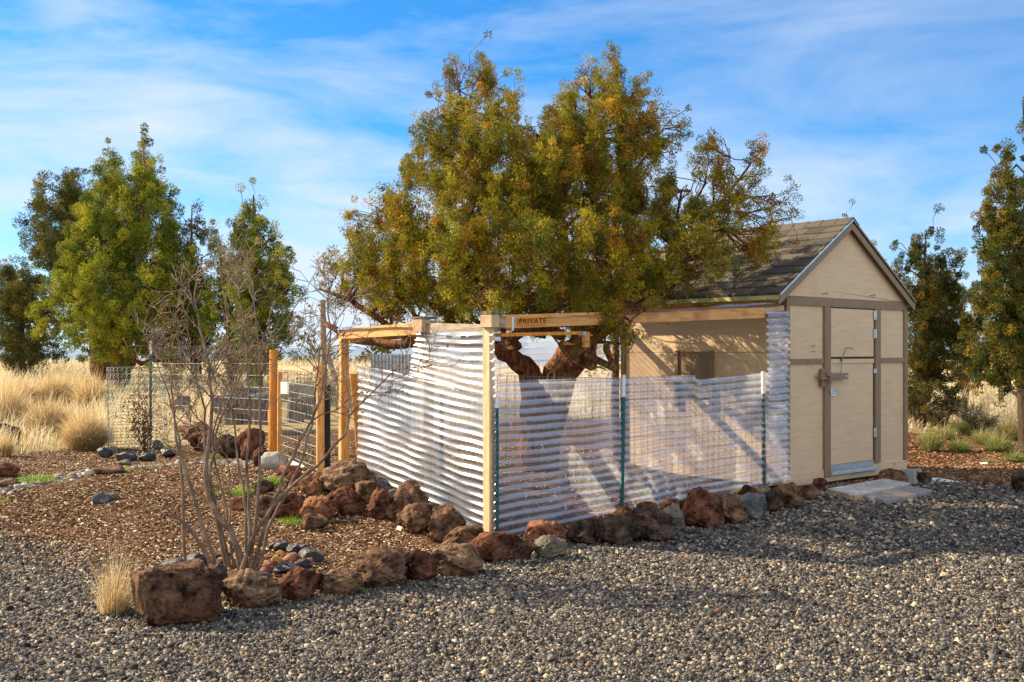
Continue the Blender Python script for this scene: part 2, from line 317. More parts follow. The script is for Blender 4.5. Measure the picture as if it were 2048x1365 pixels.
o_ = N(t, 'ShaderNodeOutputMaterial'); bs = N(t, 'ShaderNodeBsdfPrincipled', Roughness=.95); bs.inputs['Specular IOR Level'].default_value = .15
tc = N(t, 'ShaderNodeTexCoord'); at = N(t, 'ShaderNodeVertexColor', layer_name='Col'); sp = N(t, 'ShaderNodeSeparateColor'); K(at.outputs[0], sp.inputs[0])
def nramp(scale, stops, vor=False, detail=6):
    if vor: n = N(t, 'ShaderNodeTexVoronoi', Scale=scale); s = N(t, 'ShaderNodeSeparateColor'); K(tc.outputs['Object'], n.inputs['Vector']); K(n.outputs['Color'], s.inputs[0]); src = s.outputs[0]
    else: n = N(t, 'ShaderNodeTexNoise', Scale=scale, Detail=detail, Roughness=.65); K(tc.outputs['Object'], n.inputs['Vector']); src = n.outputs[0]
    r = ramp(t, stops); K(src, r.inputs[0]); return r.outputs[0]
gcol = nramp(62, [(0, (.02, .021, .024)), (.4, (.055, .057, .06)), (.75, (.11, .105, .10)), (1, (.26, .23, .18))], True)
mcol = nramp(26, [(.3, (.03, .014, .008)), (.5, (.10, .048, .024)), (.65, (.18, .095, .048)), (.8, (.32, .21, .12))], detail=10)
pcol = nramp(22, [(0, (.08, .065, .05)), (.5, (.17, .14, .115)), (1, (.38, .34, .28))], True)
dcol = nramp(5, [(.3, (.14, .11, .055)), (.55, (.36, .29, .15)), (.75, (.50, .42, .24))], detail=9)
def mixc(f, a_, b_):
    x = N(t, 'ShaderNodeMixRGB'); K(f, x.inputs[0]); K(a_, x.inputs[1]); K(b_, x.inputs[2]); return x.outputs[0]
c = mixc(sp.outputs[0], mcol, gcol); c = mixc(sp.outputs[1], c, pcol); c = mixc(sp.outputs[2], c, dcol); K(c, bs.inputs['Base Color'])
n1 = N(t, 'ShaderNodeTexNoise', Scale=35.0, Detail=9.0, Roughness=.7); K(tc.outputs['Object'], n1.inputs['Vector'])
bp = N(t, 'ShaderNodeBump', Strength=.9, Distance=.02); K(n1.outputs[0], bp.inputs['Height']); K(bp.outputs[0], bs.inputs['Normal']); K(bs.outputs[0], o_.inputs[0])
tag(mesh_from('ground', Vg, Fg, m, smooth_=True, color=zone), kind='structure')

def rot_mats(n, tilt=1.0):
    """random rotations, spread by tilt around the vertical"""
    a = rng.uniform(0, 2 * np.pi, n); b = rng.normal(0, tilt, n); c_ = rng.normal(0, tilt, n)
    ca, sa, cb, sb, cc, s_ = np.cos(a), np.sin(a), np.cos(b), np.sin(b), np.cos(c_), np.sin(c_)
    Z = np.zeros(n); O = np.ones(n)
    Rz = np.stack([ca, -sa, Z, sa, ca, Z, Z, Z, O], -1).reshape(n, 3, 3); Rx = np.stack([O, Z, Z, Z, cb, -sb, Z, sb, cb], -1).reshape(n, 3, 3)
    Ry = np.stack([cc, Z, s_, Z, O, Z, -s_, Z, cc], -1).reshape(n, 3, 3)
    return Rz @ Rx @ Ry
CUBE = np.array([(i, j, k) for k in (-1, 1) for j in (-1, 1) for i in (-1, 1)], float)
CF = np.array([(0, 2, 3, 1), (4, 5, 7, 6), (0, 1, 5, 4), (2, 6, 7, 3), (0, 4, 6, 2), (1, 3, 7, 5)])
def bits(name, xy, sizes, cols, jit=.35, tilt=1.0, lift=.4, z=None, mat=None, shrink=True):
    """many loose stones or chips: sizes (n,3) half extents"""
    n = len(xy); B = CUBE[None] * (1 + rng.uniform(-jit, jit, (n, 8, 3)))
    if shrink: B[:, 4:, :2] *= rng.uniform(.45, .9, (n, 1, 1))
    B = B * sizes[:, None, :]; B = np.einsum('nij,nkj->nki', rot_mats(n, tilt), B)
    if z is None: z = terrain(xy[:, 0], xy[:, 1])
    C = np.stack([xy[:, 0], xy[:, 1], z + sizes[:, 2] * lift], -1)
    V = (B + C[:, None]).reshape(-1, 3); Fc = (CF[None] + 8 * np.arange(n)[:, None, None]).reshape(-1, 4)
    return mesh_from(name, V, Fc, mat or chipm, color=np.repeat(cols, 8, 0))
def pick(pal, w, n, jit=.25):
    pal = np.array(pal); c = pal[rng.choice(len(pal), n, p=np.array(w) / sum(w))]
    return np.clip(c * (1 + rng.uniform(-jit, jit, (n, 1))), 0, 1)
def in_view(n, y0, y1, margin=1.06, power=1):
    y = np.sqrt(rng.uniform(y0 ** 2, y1 ** 2, n)) if power == 1 else rng.uniform(y0, y1, n)
    return np.stack([rng.uniform(-1, 1, n) * .4655 * y * margin, y], -1)
GP = [(.030, .031, .033), (.078, .078, .079), (.15, .142, .128), (.29, .255, .20), (.46, .39, .28), (.24, .13, .07)]
xy = []; sz = []
for y0, y1, dens, s in ((4.6, 6.4, 14500, .0051), (6.4, 8.5, 10500, .0058), (8.5, 11, 7000, .0070), (11, 14, 4200, .0088)):
    ar = .4655 * 1.06 * (y1 ** 2 - y0 ** 2); q = in_view(int(ar * dens), y0, y1)
    q = q[rng.uniform(0, 1, len(q)) < gravel_w(q[:, 0], q[:, 1]) * 1.02]
    xy.append(q); k = s * np.exp(rng.normal(0, .36, len(q))); sz.append(np.stack([k * 1.15, k * .9, k * .62], -1))
xy = np.concatenate(xy); sz = np.concatenate(sz); n = len(xy)
print('gravel stones', n)
tag(bits('gravel', xy, sz, pick(GP, (24, 34, 24, 12, 5, 2.5), n, .3), tilt=.75, jit=.5, lift=.5 + .9 * rng.uniform(0, 1, n)), kind='stuff')
# bark mulch
q = in_view(230000, 6.3, 15.5, 1.1); x, y = q.T
keep = (rng.uniform(0, 1, len(q)) < (1 - gravel_w(x, y)) * (1 - .8 * pebble_w(x, y)) * (1 - dry_w(x, y))) & ((x < 1.0) | (y > 13.0) | (y > 9.0 + x))
q = q[keep]; n = len(q); k = np.exp(rng.normal(0, .3, n))
tag(bits('mulch', q, np.stack([.0125 * k, .0045 * k, .0028 * np.ones(n)], -1), pick([(.05, .026, .014), (.125, .070, .038), (.23, .14, .075), (.43, .31, .19), (.66, .56, .43)], (22, 30, 24, 14, 7), n, .3), tilt=.28, lift=1.0 + 1.6 * rng.uniform(0, 1, n), jit=.3), kind='stuff')
q = np.stack([rng.uniform(4.5, 11, 30000), rng.uniform(12.2, 19.5, 30000)], -1); x, y = q.T
q = q[(x < .5 * y) & (rng.uniform(0, 1, len(q)) < (1 - gravel_w(x, y)) * (1 - dry_w(x, y)))]; n = len(q); k = 1.3 * np.exp(rng.normal(0, .3, n))
tag(bits('mulch', q, np.stack([.019 * k, .007 * k, .004 * np.ones(n)], -1), pick([(.07, .036, .02), (.15, .072, .036), (.26, .14, .07), (.46, .32, .2)], (24, 34, 24, 8), n, .3), tilt=.28, lift=1.0 + 1.6 * rng.uniform(0, 1, n), jit=.3), kind='stuff')
# pale pebbles of the dry stream bed
q = in_view(60000, 9.5, 14, 1.15); q = q[rng.uniform(0, 1, len(q)) < pebble_w(q[:, 0], q[:, 1]) * (1 - gravel_w(q[:, 0], q[:, 1])) * .34]; n = len(q); k = .015 * np.exp(rng.normal(0, .4, n))
tag(bits('pebbles', q, np.stack([k * 1.3, k, k * .4], -1), pick([(.13, .12, .11), (.25, .23, .2), (.42, .39, .33), (.2, .15, .11)], (3, 4, 3, 2), n, .2), tilt=.15, lift=.6, jit=.25), kind='stuff')
# straw and needles blown over the gravel
q = in_view(900, 4.9, 11, 1.05); q = q[gravel_w(q[:, 0], q[:, 1]) > .4]; n = len(q)
tag(bits('straw', q, np.stack([rng.uniform(.012, .05, n), np.full(n, .0014), np.full(n, .001)], -1), pick([(.5, .4, .24), (.38, .25, .12), (.6, .55, .42)], (3, 2, 1), n, .2), tilt=.12, lift=12, jit=.1, shrink=False), kind='stuff')
# distant ridge, the blue of the haze painted into its base colour
hx = np.linspace(-3200, 3200, 220); hy = 3600 + 0 * hx
top = 1.56 + 3600 / F * (10 + 9 * (np.sin(hx / 520 + .6) * .6 + np.sin(hx / 190) * .25 + .1 * np.sin(hx / 71)))
rows = []
for k_, (dy, fz) in enumerate(((-1500, 0.0), (-700, .45), (-250, .8), (0, 1.0), (500, .7))):
    rows.append(np.stack([hx, hy + dy + 60 * np.sin(hx / 130 + k_), -60 + (top + 60) * fz + 3 * np.sin(hx / 47 + 2 * k_) * (k_ < 3)], -1))
V = np.concatenate(rows); b = len(hx); i = np.arange(4)[:, None] * b + np.arange(b - 1)[None]
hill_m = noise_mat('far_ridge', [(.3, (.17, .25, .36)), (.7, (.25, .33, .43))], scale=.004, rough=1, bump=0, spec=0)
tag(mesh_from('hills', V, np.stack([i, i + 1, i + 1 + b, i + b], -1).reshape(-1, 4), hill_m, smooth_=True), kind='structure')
# ------------------------------------------------------------------ shed
A = np.array((3.07, 12.30, 0.0)); FD = np.array((.749, .662, 0)); FD /= np.linalg.norm(FD); BD = np.array((-FD[1], FD[0], 0)); UP = np.array((0, 0, 1.0))
def T(px):  # how far along the front a picture column falls
    k = (px - CX) / F; return (k * A[1] - A[0]) / (FD[0] - k * FD[1])
def FZ(px, py): t = T(px); Y = A[1] + FD[1] * t; return CH - (py - HZ) / F * Y
def SP(t, b, z): return A + FD * t + BD * b + UP * z
W = 2.614; Ln = 2.5; Z0 = .056; ZE = 2.20; TR = 1.2; ZR = 3.135; OV = .27
SL = (ZR - ZE) / (TR + OV)
def roofz(t): return ZR - SL * abs(t - TR)
shed = thing('shed', 'beige painted garden shed with brown trim and shingled gable roof', 'shed', A)
# front wall as one gabled slab
def slab(mb, pts, b0, b1):
    n = len(pts); V = [SP(t, b0, z) for t, z in pts] + [SP(t, b1, z) for t, z in pts]
    mb.add(V, [tuple(range(n)), tuple(range(2 * n - 1, n - 1, -1))] + [(i, n + i, n + (i + 1) % n, (i + 1) % n) for i in range(n)])
mb = MB(); slab(mb, [(0, Z0), (W, Z0), (W, roofz(W) - .05), (TR, ZR - .05), (0, roofz(0) - .05)], 0, .04)
mb.build('wall', beige, shed)
mb = MB(); slab(mb, [(0, Z0), (W, Z0), (W, roofz(W) - .05), (TR, ZR - .05), (0, roofz(0) - .05)], Ln - .04, Ln); mb.build('wall', beige, shed)
for t0 in (0, W - .04):
    mb = MB(); mb.box(SP(t0 + .02, Ln / 2, (Z0 + roofz(0) - .055) / 2 if t0 == 0 else (Z0 + roofz(W) - .055) / 2), FD * .0198, BD * (Ln / 2 - .042), UP * ((roofz(t0 if t0 == 0 else W) - .055 - Z0) / 2)); mb.build('wall', beige, shed)
# gable sheet stands a little proud and ends in a drip lip above the top rail
mb = MB(); zl = 2.19
slab(mb, [(.005, zl), (W - .005, zl - .0), (W - .005, roofz(W) - .06), (TR, ZR - .07), (.005, roofz(0) - .06)], -.012, -.001); mb.build('gable_sheet', beige, shed)
# sill skirt
mb = MB(); slab(mb, [(.0, Z0 - .01), (W, Z0 - .01), (W, .185), (.0, .185)], -.014, -.001); mb.build('skirt', beige, shed)
def trim(t0, z0, t1, z1, d0=-.022, d1=-.0012, mat=brown, name='trim_board', par=None):
    mb = MB(); slab(mb, [(t0, z0), (t1, z0), (t1, z1), (t0, z1)], d0, d1); return mb.build(name, mat, par or shed, bevel=.0025)
trim(.035, 2.085, W - .02, 2.186, -.026)                                   # top rail
trim(.0, .19, .042, 2.184, -.02)                                           # left corner board
trim(T(1806), .19, T(1806) + .085, 2.083, -.024)                           # right corner board
tl0, tl1 = T(1645.5), T(1657); tr0, tr1 = T(1746.5), T(1757)
trim(tl0, .10, tl1, 2.083, -.034); trim(tr0, .20, tr1, 2.083, -.034)
trim(.044, 1.42, tl0 - .002, 1.48, -.023); trim(tr1 + .002, 1.425, T(1806) - .002, 1.485, -.023)
# side edge board of the front-left corner, on the long wall
def side(b0, z0, b1, z1, d0, d1, mat, name, par=None):
    mb = MB(); V = [SP(-d, b, z) for d in (d0, d1) for b, z in ((b0, z0), (b1, z0), (b1, z1), (b0, z1))]
    mb.add(V, [(0, 1, 2, 3), (7, 6, 5, 4), (0, 4, 5, 1), (1, 5, 6, 2), (2, 6, 7, 3), (3, 7, 4, 0)]); return mb.build(name, mat, par or shed, bevel=.002)
side(-.02, .06, .055, 2.25, .0012, .02, brown, 'trim_board'); side(Ln - .07, .06, Ln, 2.25, .0012, .02, brown, 'trim_board')
side(.06, 1.552, Ln - .075, 1.556, .0004, .0022, black_m, 'sheet_joint')
# doors
ud = trim(T(1659), 1.50, T(1744), 2.07, -.022, -.0015, beige, 'upper_door'); ud['label'] = 'beige upper half door'
dk = trim(T(1657.3), 1.472, T(1746.3), 2.082, -.0035, -.0008, black_m, 'door_gap')
ld = trim(T(1658), .235, T(1743), 1.42, -.020, -.0015, beige, 'lower_door'); ld['label'] = 'beige lower half door'
trim(T(1657.6), 1.422, T(1744), 1.475, -.030, -.003, beige, 'top_strip', ld)
trim(T(1743.3), .235, T(1746.3), 1.47, -.0035, -.0008, black_m, 'door_gap')
kp = trim(T(1657.6), .165, T(1744), .232, -.026, -.0155, galv, 'kick_plate', ld)
th = trim(T(1657), .118, T(1749), .155, -.060, -.0148, bluemet, 'threshold')
for k, (y, par) in enumerate(((631, ud), (668, ud), (742, ld), (865, ld))):
    z = FZ(1746, y); h = .055 if k != 2 else .028
    mb = MB(); mb.box(SP(T(1744.5), -.034, z), FD * .020, BD * .0028, UP * h); mb.tube([SP(T(1746.2), -.040, z - h), SP(T(1746.2), -.040, z + h)], .007, 8)
    for q in (-.6, 0, .6): mb.box(SP(T(1744.5) - .012, -.0375, z + q * h), FD * .004, BD * .0012, UP * .004)
    mb.build('hinge', galv, par)
# wooden turn-bar latch, its keeper, bolt and handle rod
zb = FZ(1655, 753)
mb = MB(); mb.box(SP((T(1629) + T(1684)) / 2, -.070, zb), FD * ((T(1684) - T(1629)) / 2), BD * .016, UP * .036); lb = mb.build('latch_bar', brown, shed, bevel=.003)
mb = MB(); mb.tube([SP(T(1679), -.087, zb), SP(T(1679), -.095, zb)], .013, 8); mb.build('bolt_head', galv, lb)
mb = MB(); mb.box(SP(T(1640), -.036, FZ(1640, 756)), FD * .034, BD * .017, UP * .105); mb.box(SP(T(1646), -.098, zb - .02), FD * .022, BD * .011, UP * .068); mb.box(SP(T(1641), -.098, zb + .028), FD * .030, BD * .0108, UP * .022); mb.build('latch_keeper', brown, shed, bevel=.003)
mb = MB(); mb.tube([SP(T(1671), -.07, zb + .03), SP(T(1677), -.05, FZ(1677, 718)), SP(T(1683.5), -.06, FZ(1683, 697)), SP(T(1685), -.065, FZ(1685, 695.5)), SP(T(1696), -.075, FZ(1696, 698))], .0055, 6); mb.box(SP(T(1677), -.038, FZ(1677, 720)), FD * .017, BD * .008, UP * .012); mb.build('handle_rod', steel_dark, shed)
mb = MB(); zc = FZ(1660, 783); mb.box(SP(T(1660.5), -.036, zc), FD * .065, BD * .004, UP * .018); mb.tube([SP(T(1653), -.046, zc + .006), SP(T(1671), -.046, zc + .006)], .008, 8); mb.box(SP(T(1661), -.035, zc - .04), FD * .045, BD * .003, UP * .012); mb.box(SP(T(1655), -.046, zc), FD * .010, BD * .010, UP * .022); mb.build('slide_bolt', galv, shed)
# small hooks, knots and scars on the boards
for x, y in ((1646, 588), (1741, 592)):
    mb = MB(); z = FZ(x, y); t = T(x); mb.tube([SP(t - .05, -.02, z), SP(t + .02, -.03, z + .004), SP(t + .05, -.03, z - .004), SP(t + .06, -.028, z + .012), SP(t + .045, -.027, z + .02)], .004, 5); mb.build('hook', steel_dark, shed)
for x, y in ((1624, 692), (1624, 704), (1785, 945 - 17), (1703, 948), (1625, 958)):
    mb = MB(); z = FZ(x, y); t = T(x); mb.tube([SP(t - .02, -.018, z), SP(t + .01, -.024, z + .006), SP(t + .025, -.02, z - .008)], .004, 5); mb.build('hook', steel_dark, shed)
# hatch on the long wall
def Bb(px):
    k = (px - CX) / F; return (A[0] - k * A[1]) / (k * BD[1] - BD[0]) if False else (k * A[1] - A[0]) / (BD[0] - k * BD[1])
def BZ(px, py): b = Bb(px); Y = A[1] + BD[1] * b; return CH - (py - HZ) / F * Y
b0, b1 = Bb(1429), Bb(1353); zt = BZ(1390, 702); zb2 = BZ(1390, 800)
h = side(b0 + .06, zb2 + .03, b1 - .06, zt - .01, .002, .024, brown, 'hatch')
side(b0, zb2 - .1, b0 + .055, zt, .002, .045, brown, 'hatch_frame'); side(b1 - .055, zb2 - .1, b1, zt, .002, .045, brown, 'hatch_frame')
mb = MB(); mb.tube([SP(-.024, (b0 + b1) / 2, zt - .06), SP(-.04, (b0 + b1) / 2, zt - .06)], .008, 8); mb.build('knob', galv, h)
# roof: deck, overlapping shingle courses, green drip edge, rake boards
def roof_piece(name, mat, t0, t1, b0_, b1_, up0, up1, par=shed):
    """slab lying on the roof between t0 and t1, from up0 to up1 above the roof plane"""
    mb = MB(); V = [SP(t, b, roofz(t) + u) for u in (up0, up1) for t, b in ((t0, b0_), (t1, b0_), (t1, b1_), (t0, b1_))]
    mb.add(V, [(3, 2, 1, 0), (4, 5, 6, 7), (0, 1, 5, 4), (1, 2, 6, 5), (2, 3, 7, 6), (3, 0, 4, 7)]); return mb.build(name, mat, par)
roof = roof_piece('roof', greyw, -OV, TR, -.08, Ln + .1, -.045, -.012)
roof_piece('roof_deck', greyw, TR, 2 * TR + OV, -.08, Ln + .1, -.045, -.012, roof)
shm = noise_mat('asphalt_shingle', [(.3, (.050, .045, .040)), (.5, (.090, .082, .070)), (.75, (.16, .145, .12))], scale=60, detail=6, rough=.95, bump=.5, bscale=120, bdist=.003, attr=True, layer=(3, .45, .7, (.05, .04, .032), .5))
mb = MB(); nc = 11; cw = (TR + OV) / nc
for sgn in (-1, 1):
    for cidx in range(nc):
        ta = TR + sgn * (TR + OV - cidx * cw + .012); tb = TR + sgn * max(0, (TR + OV - (cidx + 1) * cw - .03))
        b = -.10 - random.uniform(0, .2) * 0; 
        first = random.uniform(.12, .4)
        while b < Ln + .1:
            wd = first if first else random.uniform(.22, .42); first = None
            b2 = min(b + wd, Ln + .12); lift = random.uniform(0, .006); k = random.uniform(.62, 1.35); c = (k * random.uniform(.98, 1.06), k, k * random.uniform(.9, 1))
            V = []
            for u0, u1 in ((.0, 0), (.024 + lift, .004)):
                V += [SP(ta, b + .003, roofz(ta) + u0 - .008), SP(tb, b + .003, roofz(tb) + u1 - .006), SP(tb, b2 - .003, roofz(tb) + u1 - .006), SP(ta, b2 - .003, roofz(ta) + u0 - .008)]
            mb.add(V, [(3, 2, 1, 0), (4, 5, 6, 7), (0, 1, 5, 4), (1, 2, 6, 5), (2, 3, 7, 6), (3, 0, 4, 7)], c)
            b = b2
mb.build('shingles', shm, roof, color=True)
mb = MB(); b = -.11
while b < Ln + .1:
    for sgn in (-1, 1):
        t1 = TR + sgn * .13; mb.add([SP(TR, b, ZR + .022), SP(TR, b + .27, ZR + .014), SP(t1, b + .27, roofz(t1) + .010), SP(t1, b, roofz(t1) + .017), SP(TR, b, ZR + .01), SP(TR, b + .27, ZR + .002), SP(t1, b + .27, roofz(t1)), SP(t1, b, roofz(t1) + .006)], [(0, 1, 2, 3), (7, 6, 5, 4), (0, 3, 7, 4), (2, 1, 5, 6), (3, 2, 6, 7)], (1.1, 1.05, 1))
    b += .2
mb.build('ridge_cap', shm, roof, color=True)
for tt in (-OV, 2 * TR + OV):
    mb = MB(); sg = -1 if tt < 0 else 1
    mb.box(SP(tt + sg * .006, Ln / 2 + .01, ZE - .03), FD * .004, BD * (Ln / 2 + .095), UP * .034); mb.build('drip_edge', greenmet, roof)
for sgn in (-1, 1):     # rake boards under the front edge, blue flashing above
    te = TR + sgn * (TR + OV)
    for nm, mt, b_, th_, u0, u1, q in (('rake_board', brown, -.075, .018, -.125, -.047, beige), ('rake_flashing', bluemet if sgn < 0 else brown, -.104, .006, -.026, .0, None)):
        mb = MB(); V = [SP(t, bb, roofz(t) + u) for bb in (b_ - th_, b_) for t, u in ((te, u0), (te, u1), (TR + sgn * .001, u1), (TR + sgn * .001, u0))]
        mb.add(V, [(0, 1, 2, 3), (7, 6, 5, 4), (0, 4, 5, 1), (1, 5, 6, 2), (2, 6, 7, 3), (3, 7, 4, 0)]); mb.build(nm, mt, roof)
# rafter tails below the left eave
for b in (-.03, .55, 1.15, 1.75, 2.35):
    mb = MB(); V = [SP(t, bb, roofz(t) + u) for bb in (b, b + .04) for t, u in ((-OV + .03, -.10), (-OV + .03, -.046), (-.021, -.046), (-.021, -.14))]
    mb.add(V, [(0, 1, 2, 3), (7, 6, 5, 4), (0, 4, 5, 1), (1, 5, 6, 2), (2, 6, 7, 3), (3, 7, 4, 0)]); mb.build('rafter_tail', tanw, roof)
mb = MB(); mb.box(SP(-.012, Ln / 2, 2.12), FD * .0105, BD * (Ln / 2 - .09), UP * .03); mb.build('ledger_board', pine_h, shed)
# floor skids so the shed rests on something
for b in (.15, 1.2, 2.3):
    mb = MB(); mb.box(SP(W / 2, b, .02), FD * (W / 2 - .1), BD * .06, UP * .034); mb.build('skid', greyw, shed)

# ------------------------------------------------------------------ entry steps
def slab_at(name, mat, label, cat, corners, z0, z1, group=None, bevel=.004):
    c = np.array(corners); n = len(c); V = [(x, y, z0) for x, y in c] + [(x, y, z1) for x, y in c]
    o = np.array((c[:, 0].mean(), c[:, 1].mean(), z0))
    mb = MB(); mb.add(V, [tuple(range(n - 1, -1, -1)), tuple(range(n, 2 * n))] + [(i, (i + 1) % n, n + (i + 1) % n, n + i) for i in range(n)])
    return mb.build(name, mat, origin=o, bevel=bevel)
def G(px, py, z): Y = (CH - z) * F / (py - HZ); return ((px - CX) / F * Y, Y)
st = thing('step_board', 'pale painted hollow board used as a doorstep below the shed door', 'step', (*G(1710, 975, .0), 0))
c4 = [G(1657, 978, .075), G(1709, 991, .075), G(1819, 967, .075), G(1768, 958, .075)]
mb = MB(); V = [(x, y, z) for z in (.0, .062) for x, y in c4]; mb.add(V, [(3, 2, 1, 0), (4, 5, 6, 7)] + [(i, (i + 1) % 4, 4 + (i + 1) % 4, 4 + i) for i in range(4)]); mb.build('frame', tanw, st)
mb = MB(); cc = np.mean(c4, 0); c4b = [tuple(cc + (np.array(q) - cc) * 1.012) for q in c4]
V = [(x, y, z) for z in (.0625, .078) for x, y in c4b]; mb.add(V, [(3, 2, 1, 0), (4, 5, 6, 7)] + [(i, (i + 1) % 4, 4 + (i + 1) % 4, 4 + i) for i in range(4)]); mb.build('board_top', noise_mat('worn_white_board', [(.3, (.34, .36, .36)), (.6, (.50, .52, .52)), (.8, (.6, .62, .62))], scale=9, rough=.7, bump=.3, layer=(7, .5, .7, (.25, .24, .22), .5)), st)
# worn, half readable hand lettering
ex = (np.array(c4[3]) - np.array(c4[0])); ey = (np.array(c4[1]) - np.array(c4[0]))
def SB(u, v): q = np.array(c4[0]) + ex * u + ey * v; return (q[0], q[1], .0795)
mb = MB()
for path in ([(.44, .3), (.36, .25), (.28, .4), (.27, .62), (.34, .78), (.42, .72)], [(.58, .28), (.5, .26), (.49, .45), (.56, .55), (.55, .75), (.47, .78)], [(.64, .25), (.62, .78)], [(.74, .25), (.72, .78)], [(.63, .5), (.73, .5)], [(.8, .25), (.78, .75)]):
    for k in range(len(path) - 1): mb.beam(SB(*path[k]), SB(*path[k + 1]), .008, .002)
mb.build('lettering', noise_mat('worn_pencil', [(.3, (.22, .22, .21)), (.7, (.4, .4, .39))], scale=30, bump=0), st)
zt_ = .055
for k, (lab, mt, cs) in enumerate((
    ('dark grey concrete paver nearest the camera in the row below the doorstep', paver_a, [(1718, 993), (1772, 1005), (1804, 998), (1752, 986)]),
    ('tan concrete paver between two grey pavers beside the doorstep', paver_b, [(1753, 986), (1805, 998), (1835, 992), (1784, 980)]),
    ('light grey concrete paver farthest right of the three by the doorstep', paver_a, [(1785, 980), (1836, 992), (1865, 984), (1812, 974)]))):
    c = [G(x, y - 4, zt_) for x, y in cs]; cen = np.mean(c, 0); c = [tuple(cen + (np.array(q) - cen) * .985) for q in c]
    tag(slab_at('paver', mt, '', '', c, .004, zt_, bevel=.005), lab, 'paver', 'pavers in front of the shed door')
# notched concrete deck block
c0 = G(1822, 968, 0.0); bx = thing('deck_block', 'grey concrete deck block with a notched top at the shed corner', 'concrete block', (*c0, 0))
mb = MB(); a0 = .13; a1 = .085; h = .17; c0 = np.array((*c0, 0.0)) 
def frus(u, v, a, z): return c0 + FD * u * a + BD * v * a + UP * z
V = [frus(u, v, a0, 0) for u, v in ((-1, -1), (1, -1), (1, 1), (-1, 1))] + [frus(u, v, a1, h) for u, v in ((-1, -1), (1, -1), (1, 1), (-1, 1))]
V += [frus(u, v, a1, h) for u, v in ((-.28, -1), (.28, -1), (.28, 1), (-.28, 1))] + [frus(u, v, a1, h - .045) for u, v in ((-.28, -1), (.28, -1), (.28, 1), (-.28, 1))]
mb.add(V, [(3, 2, 1, 0), (0, 1, 5, 9, 13, 12, 8, 4), (1, 2, 6, 5), (2, 3, 7, 11, 15, 14, 10, 6), (3, 0, 4, 7), (4, 8, 11, 7), (9, 5, 6, 10), (12, 13, 14, 15), (8, 12, 15, 11), (13, 9, 10, 14)]); mb.build('block_body', concrete, bx, bevel=.006)
c = [G(*q, .02) for q in ((1856, 957), (1868, 956), (1905, 961), (1922, 965), (1895, 965), (1872, 963))]
tag(slab_at('plastic_scrap', white_m, '', '', c, .01, .022, bevel=0), 'flat scrap of white plastic on the ground right of the deck block', 'scrap')
c = [G(*q, .02) for q in ((1583, 984), (1600, 983), (1602, 988), (1586, 990))]
tag(slab_at('glass_block', bluemet, '', '', [tuple(q) for q in c], .0, .05, bevel=.004), 'small pale blue block tucked under the left corner of the shed', 'block')
c = [G(*q, .12) for q in ((1960, 912), (1975, 911), (1976, 914), (1962, 915))]
tag(slab_at('white_stake', white_m, '', '', c, gz(*c[0]), gz(*c[0]) + .02, bevel=0), 'small white stick lying on the mulch right of the shed', 'stick')
# ------------------------------------------------------------------ plastic-clad pen around the juniper
C = np.array((-.14, 9.13, 0.0)); LD = np.array((-.647, 1, 0)); LD /= np.linalg.norm(LD); LK = math.hypot(.647, 1)
D = np.array((3.055, 12.29, 0.0)); SD = (D - C) / np.linalg.norm(D - C); SLEN = float(np.linalg.norm(D - C))
SN = np.array((SD[1], -SD[0], 0)); LN = np.array((-LD[1], LD[0], 0))       # outward normals of the front and of the left side
def LP(t, z, o=0): return C + LD * t * LK + UP * z + LN * o
def FP(s, z, o=0): return C + SD * s + UP * z + SN * o
def Ls(px): k = (px - CX) / F; return (k * C[1] - C[0]) / (-.647 - k)
def Fs(px): k = (px - CX) / F; return (k * C[1] - C[0]) / (SD[0] - k * SD[1])
def LZ(px, py): return CH - (py - HZ) / F * (C[1] + Ls(px))
def FrZ(px, py): return CH - (py - HZ) / F * (C[1] + SD[1] * Fs(px))
pen = thing('pen_frame', 'open timber pen frame with stacked block corners around the old juniper', 'pen frame', C)
mb = MB(); mb.beam(FP(-.03, -.02, -.045), FP(-.03, 1.765, -.045), .062, .085, side=SD); mb.build('post', pale_pine, pen, bevel=.004)
t2 = Ls(848); mb = MB(); mb.beam(LP(t2, gz(*LP(t2, 0)[:2]) - .05, -.05), LP(t2, 1.75, -.05), .085, .06, side=LD); mb.build('post', pale_pine, pen, bevel=.004)
t3 = Ls(684); p = LP(t3, 0, -.02); mb = MB(); mb.beam((p[0], p[1], LZ(684, 940) - .15), (p[0], p[1], LZ(684, 672)), .075, .09, side=LD); mb.build('post', pine, pen, bevel=.004)
mb = MB(); mb.beam(P(726, 960, C[1] + Ls(712)), P(708, 748, C[1] + Ls(712) + .05), .085, .04, side=(1, .2, 0)); q = mb.build('stake', orangew, pen, bevel=.003); q['label'] = 'bright orange stained stake'
pe = LP(Ls(1238) if False else 0, 0)
def beamp(name, p0, p1, w, h, mat): mb = MB(); mb.beam(p0, p1, w, h); return mb.build(name, mat, pen, bevel=.003)
sE = Fs(1527)
bm = beamp('beam', FP(.10, FrZ(1010, 655) + .045 - .0, .0), FP(sE, FrZ(1525, 636) + .055, .0), .04, .115, pine_h)
beamp('beam', LP(.10, 1.745, -.0), LP(t2 - .02, LZ(848, 663) + .03, 0), .04, .09, greyw)
beamp('beam', LP(t2 + .08, LZ(830, 672) + .065, -.0), LP(t3 + .05, LZ(672, 678) + .05, 0), .045, .115, pine_h)
beamp('rail', FP(.09, 1.70, -.06), FP(1.1, 1.73, -.06), .09, .03, orangew)
beamp('rail', LP(.9, 1.56, -.03), LP(t2 + .12, 1.60, -.03), .04, .06, tanw)
def block(c_, a, b, h, mat=tanw): mb = MB(); mb.box(c_, SD * a, SN * b, UP * h); return mb.build('corner_block', mat, pen, bevel=.004)
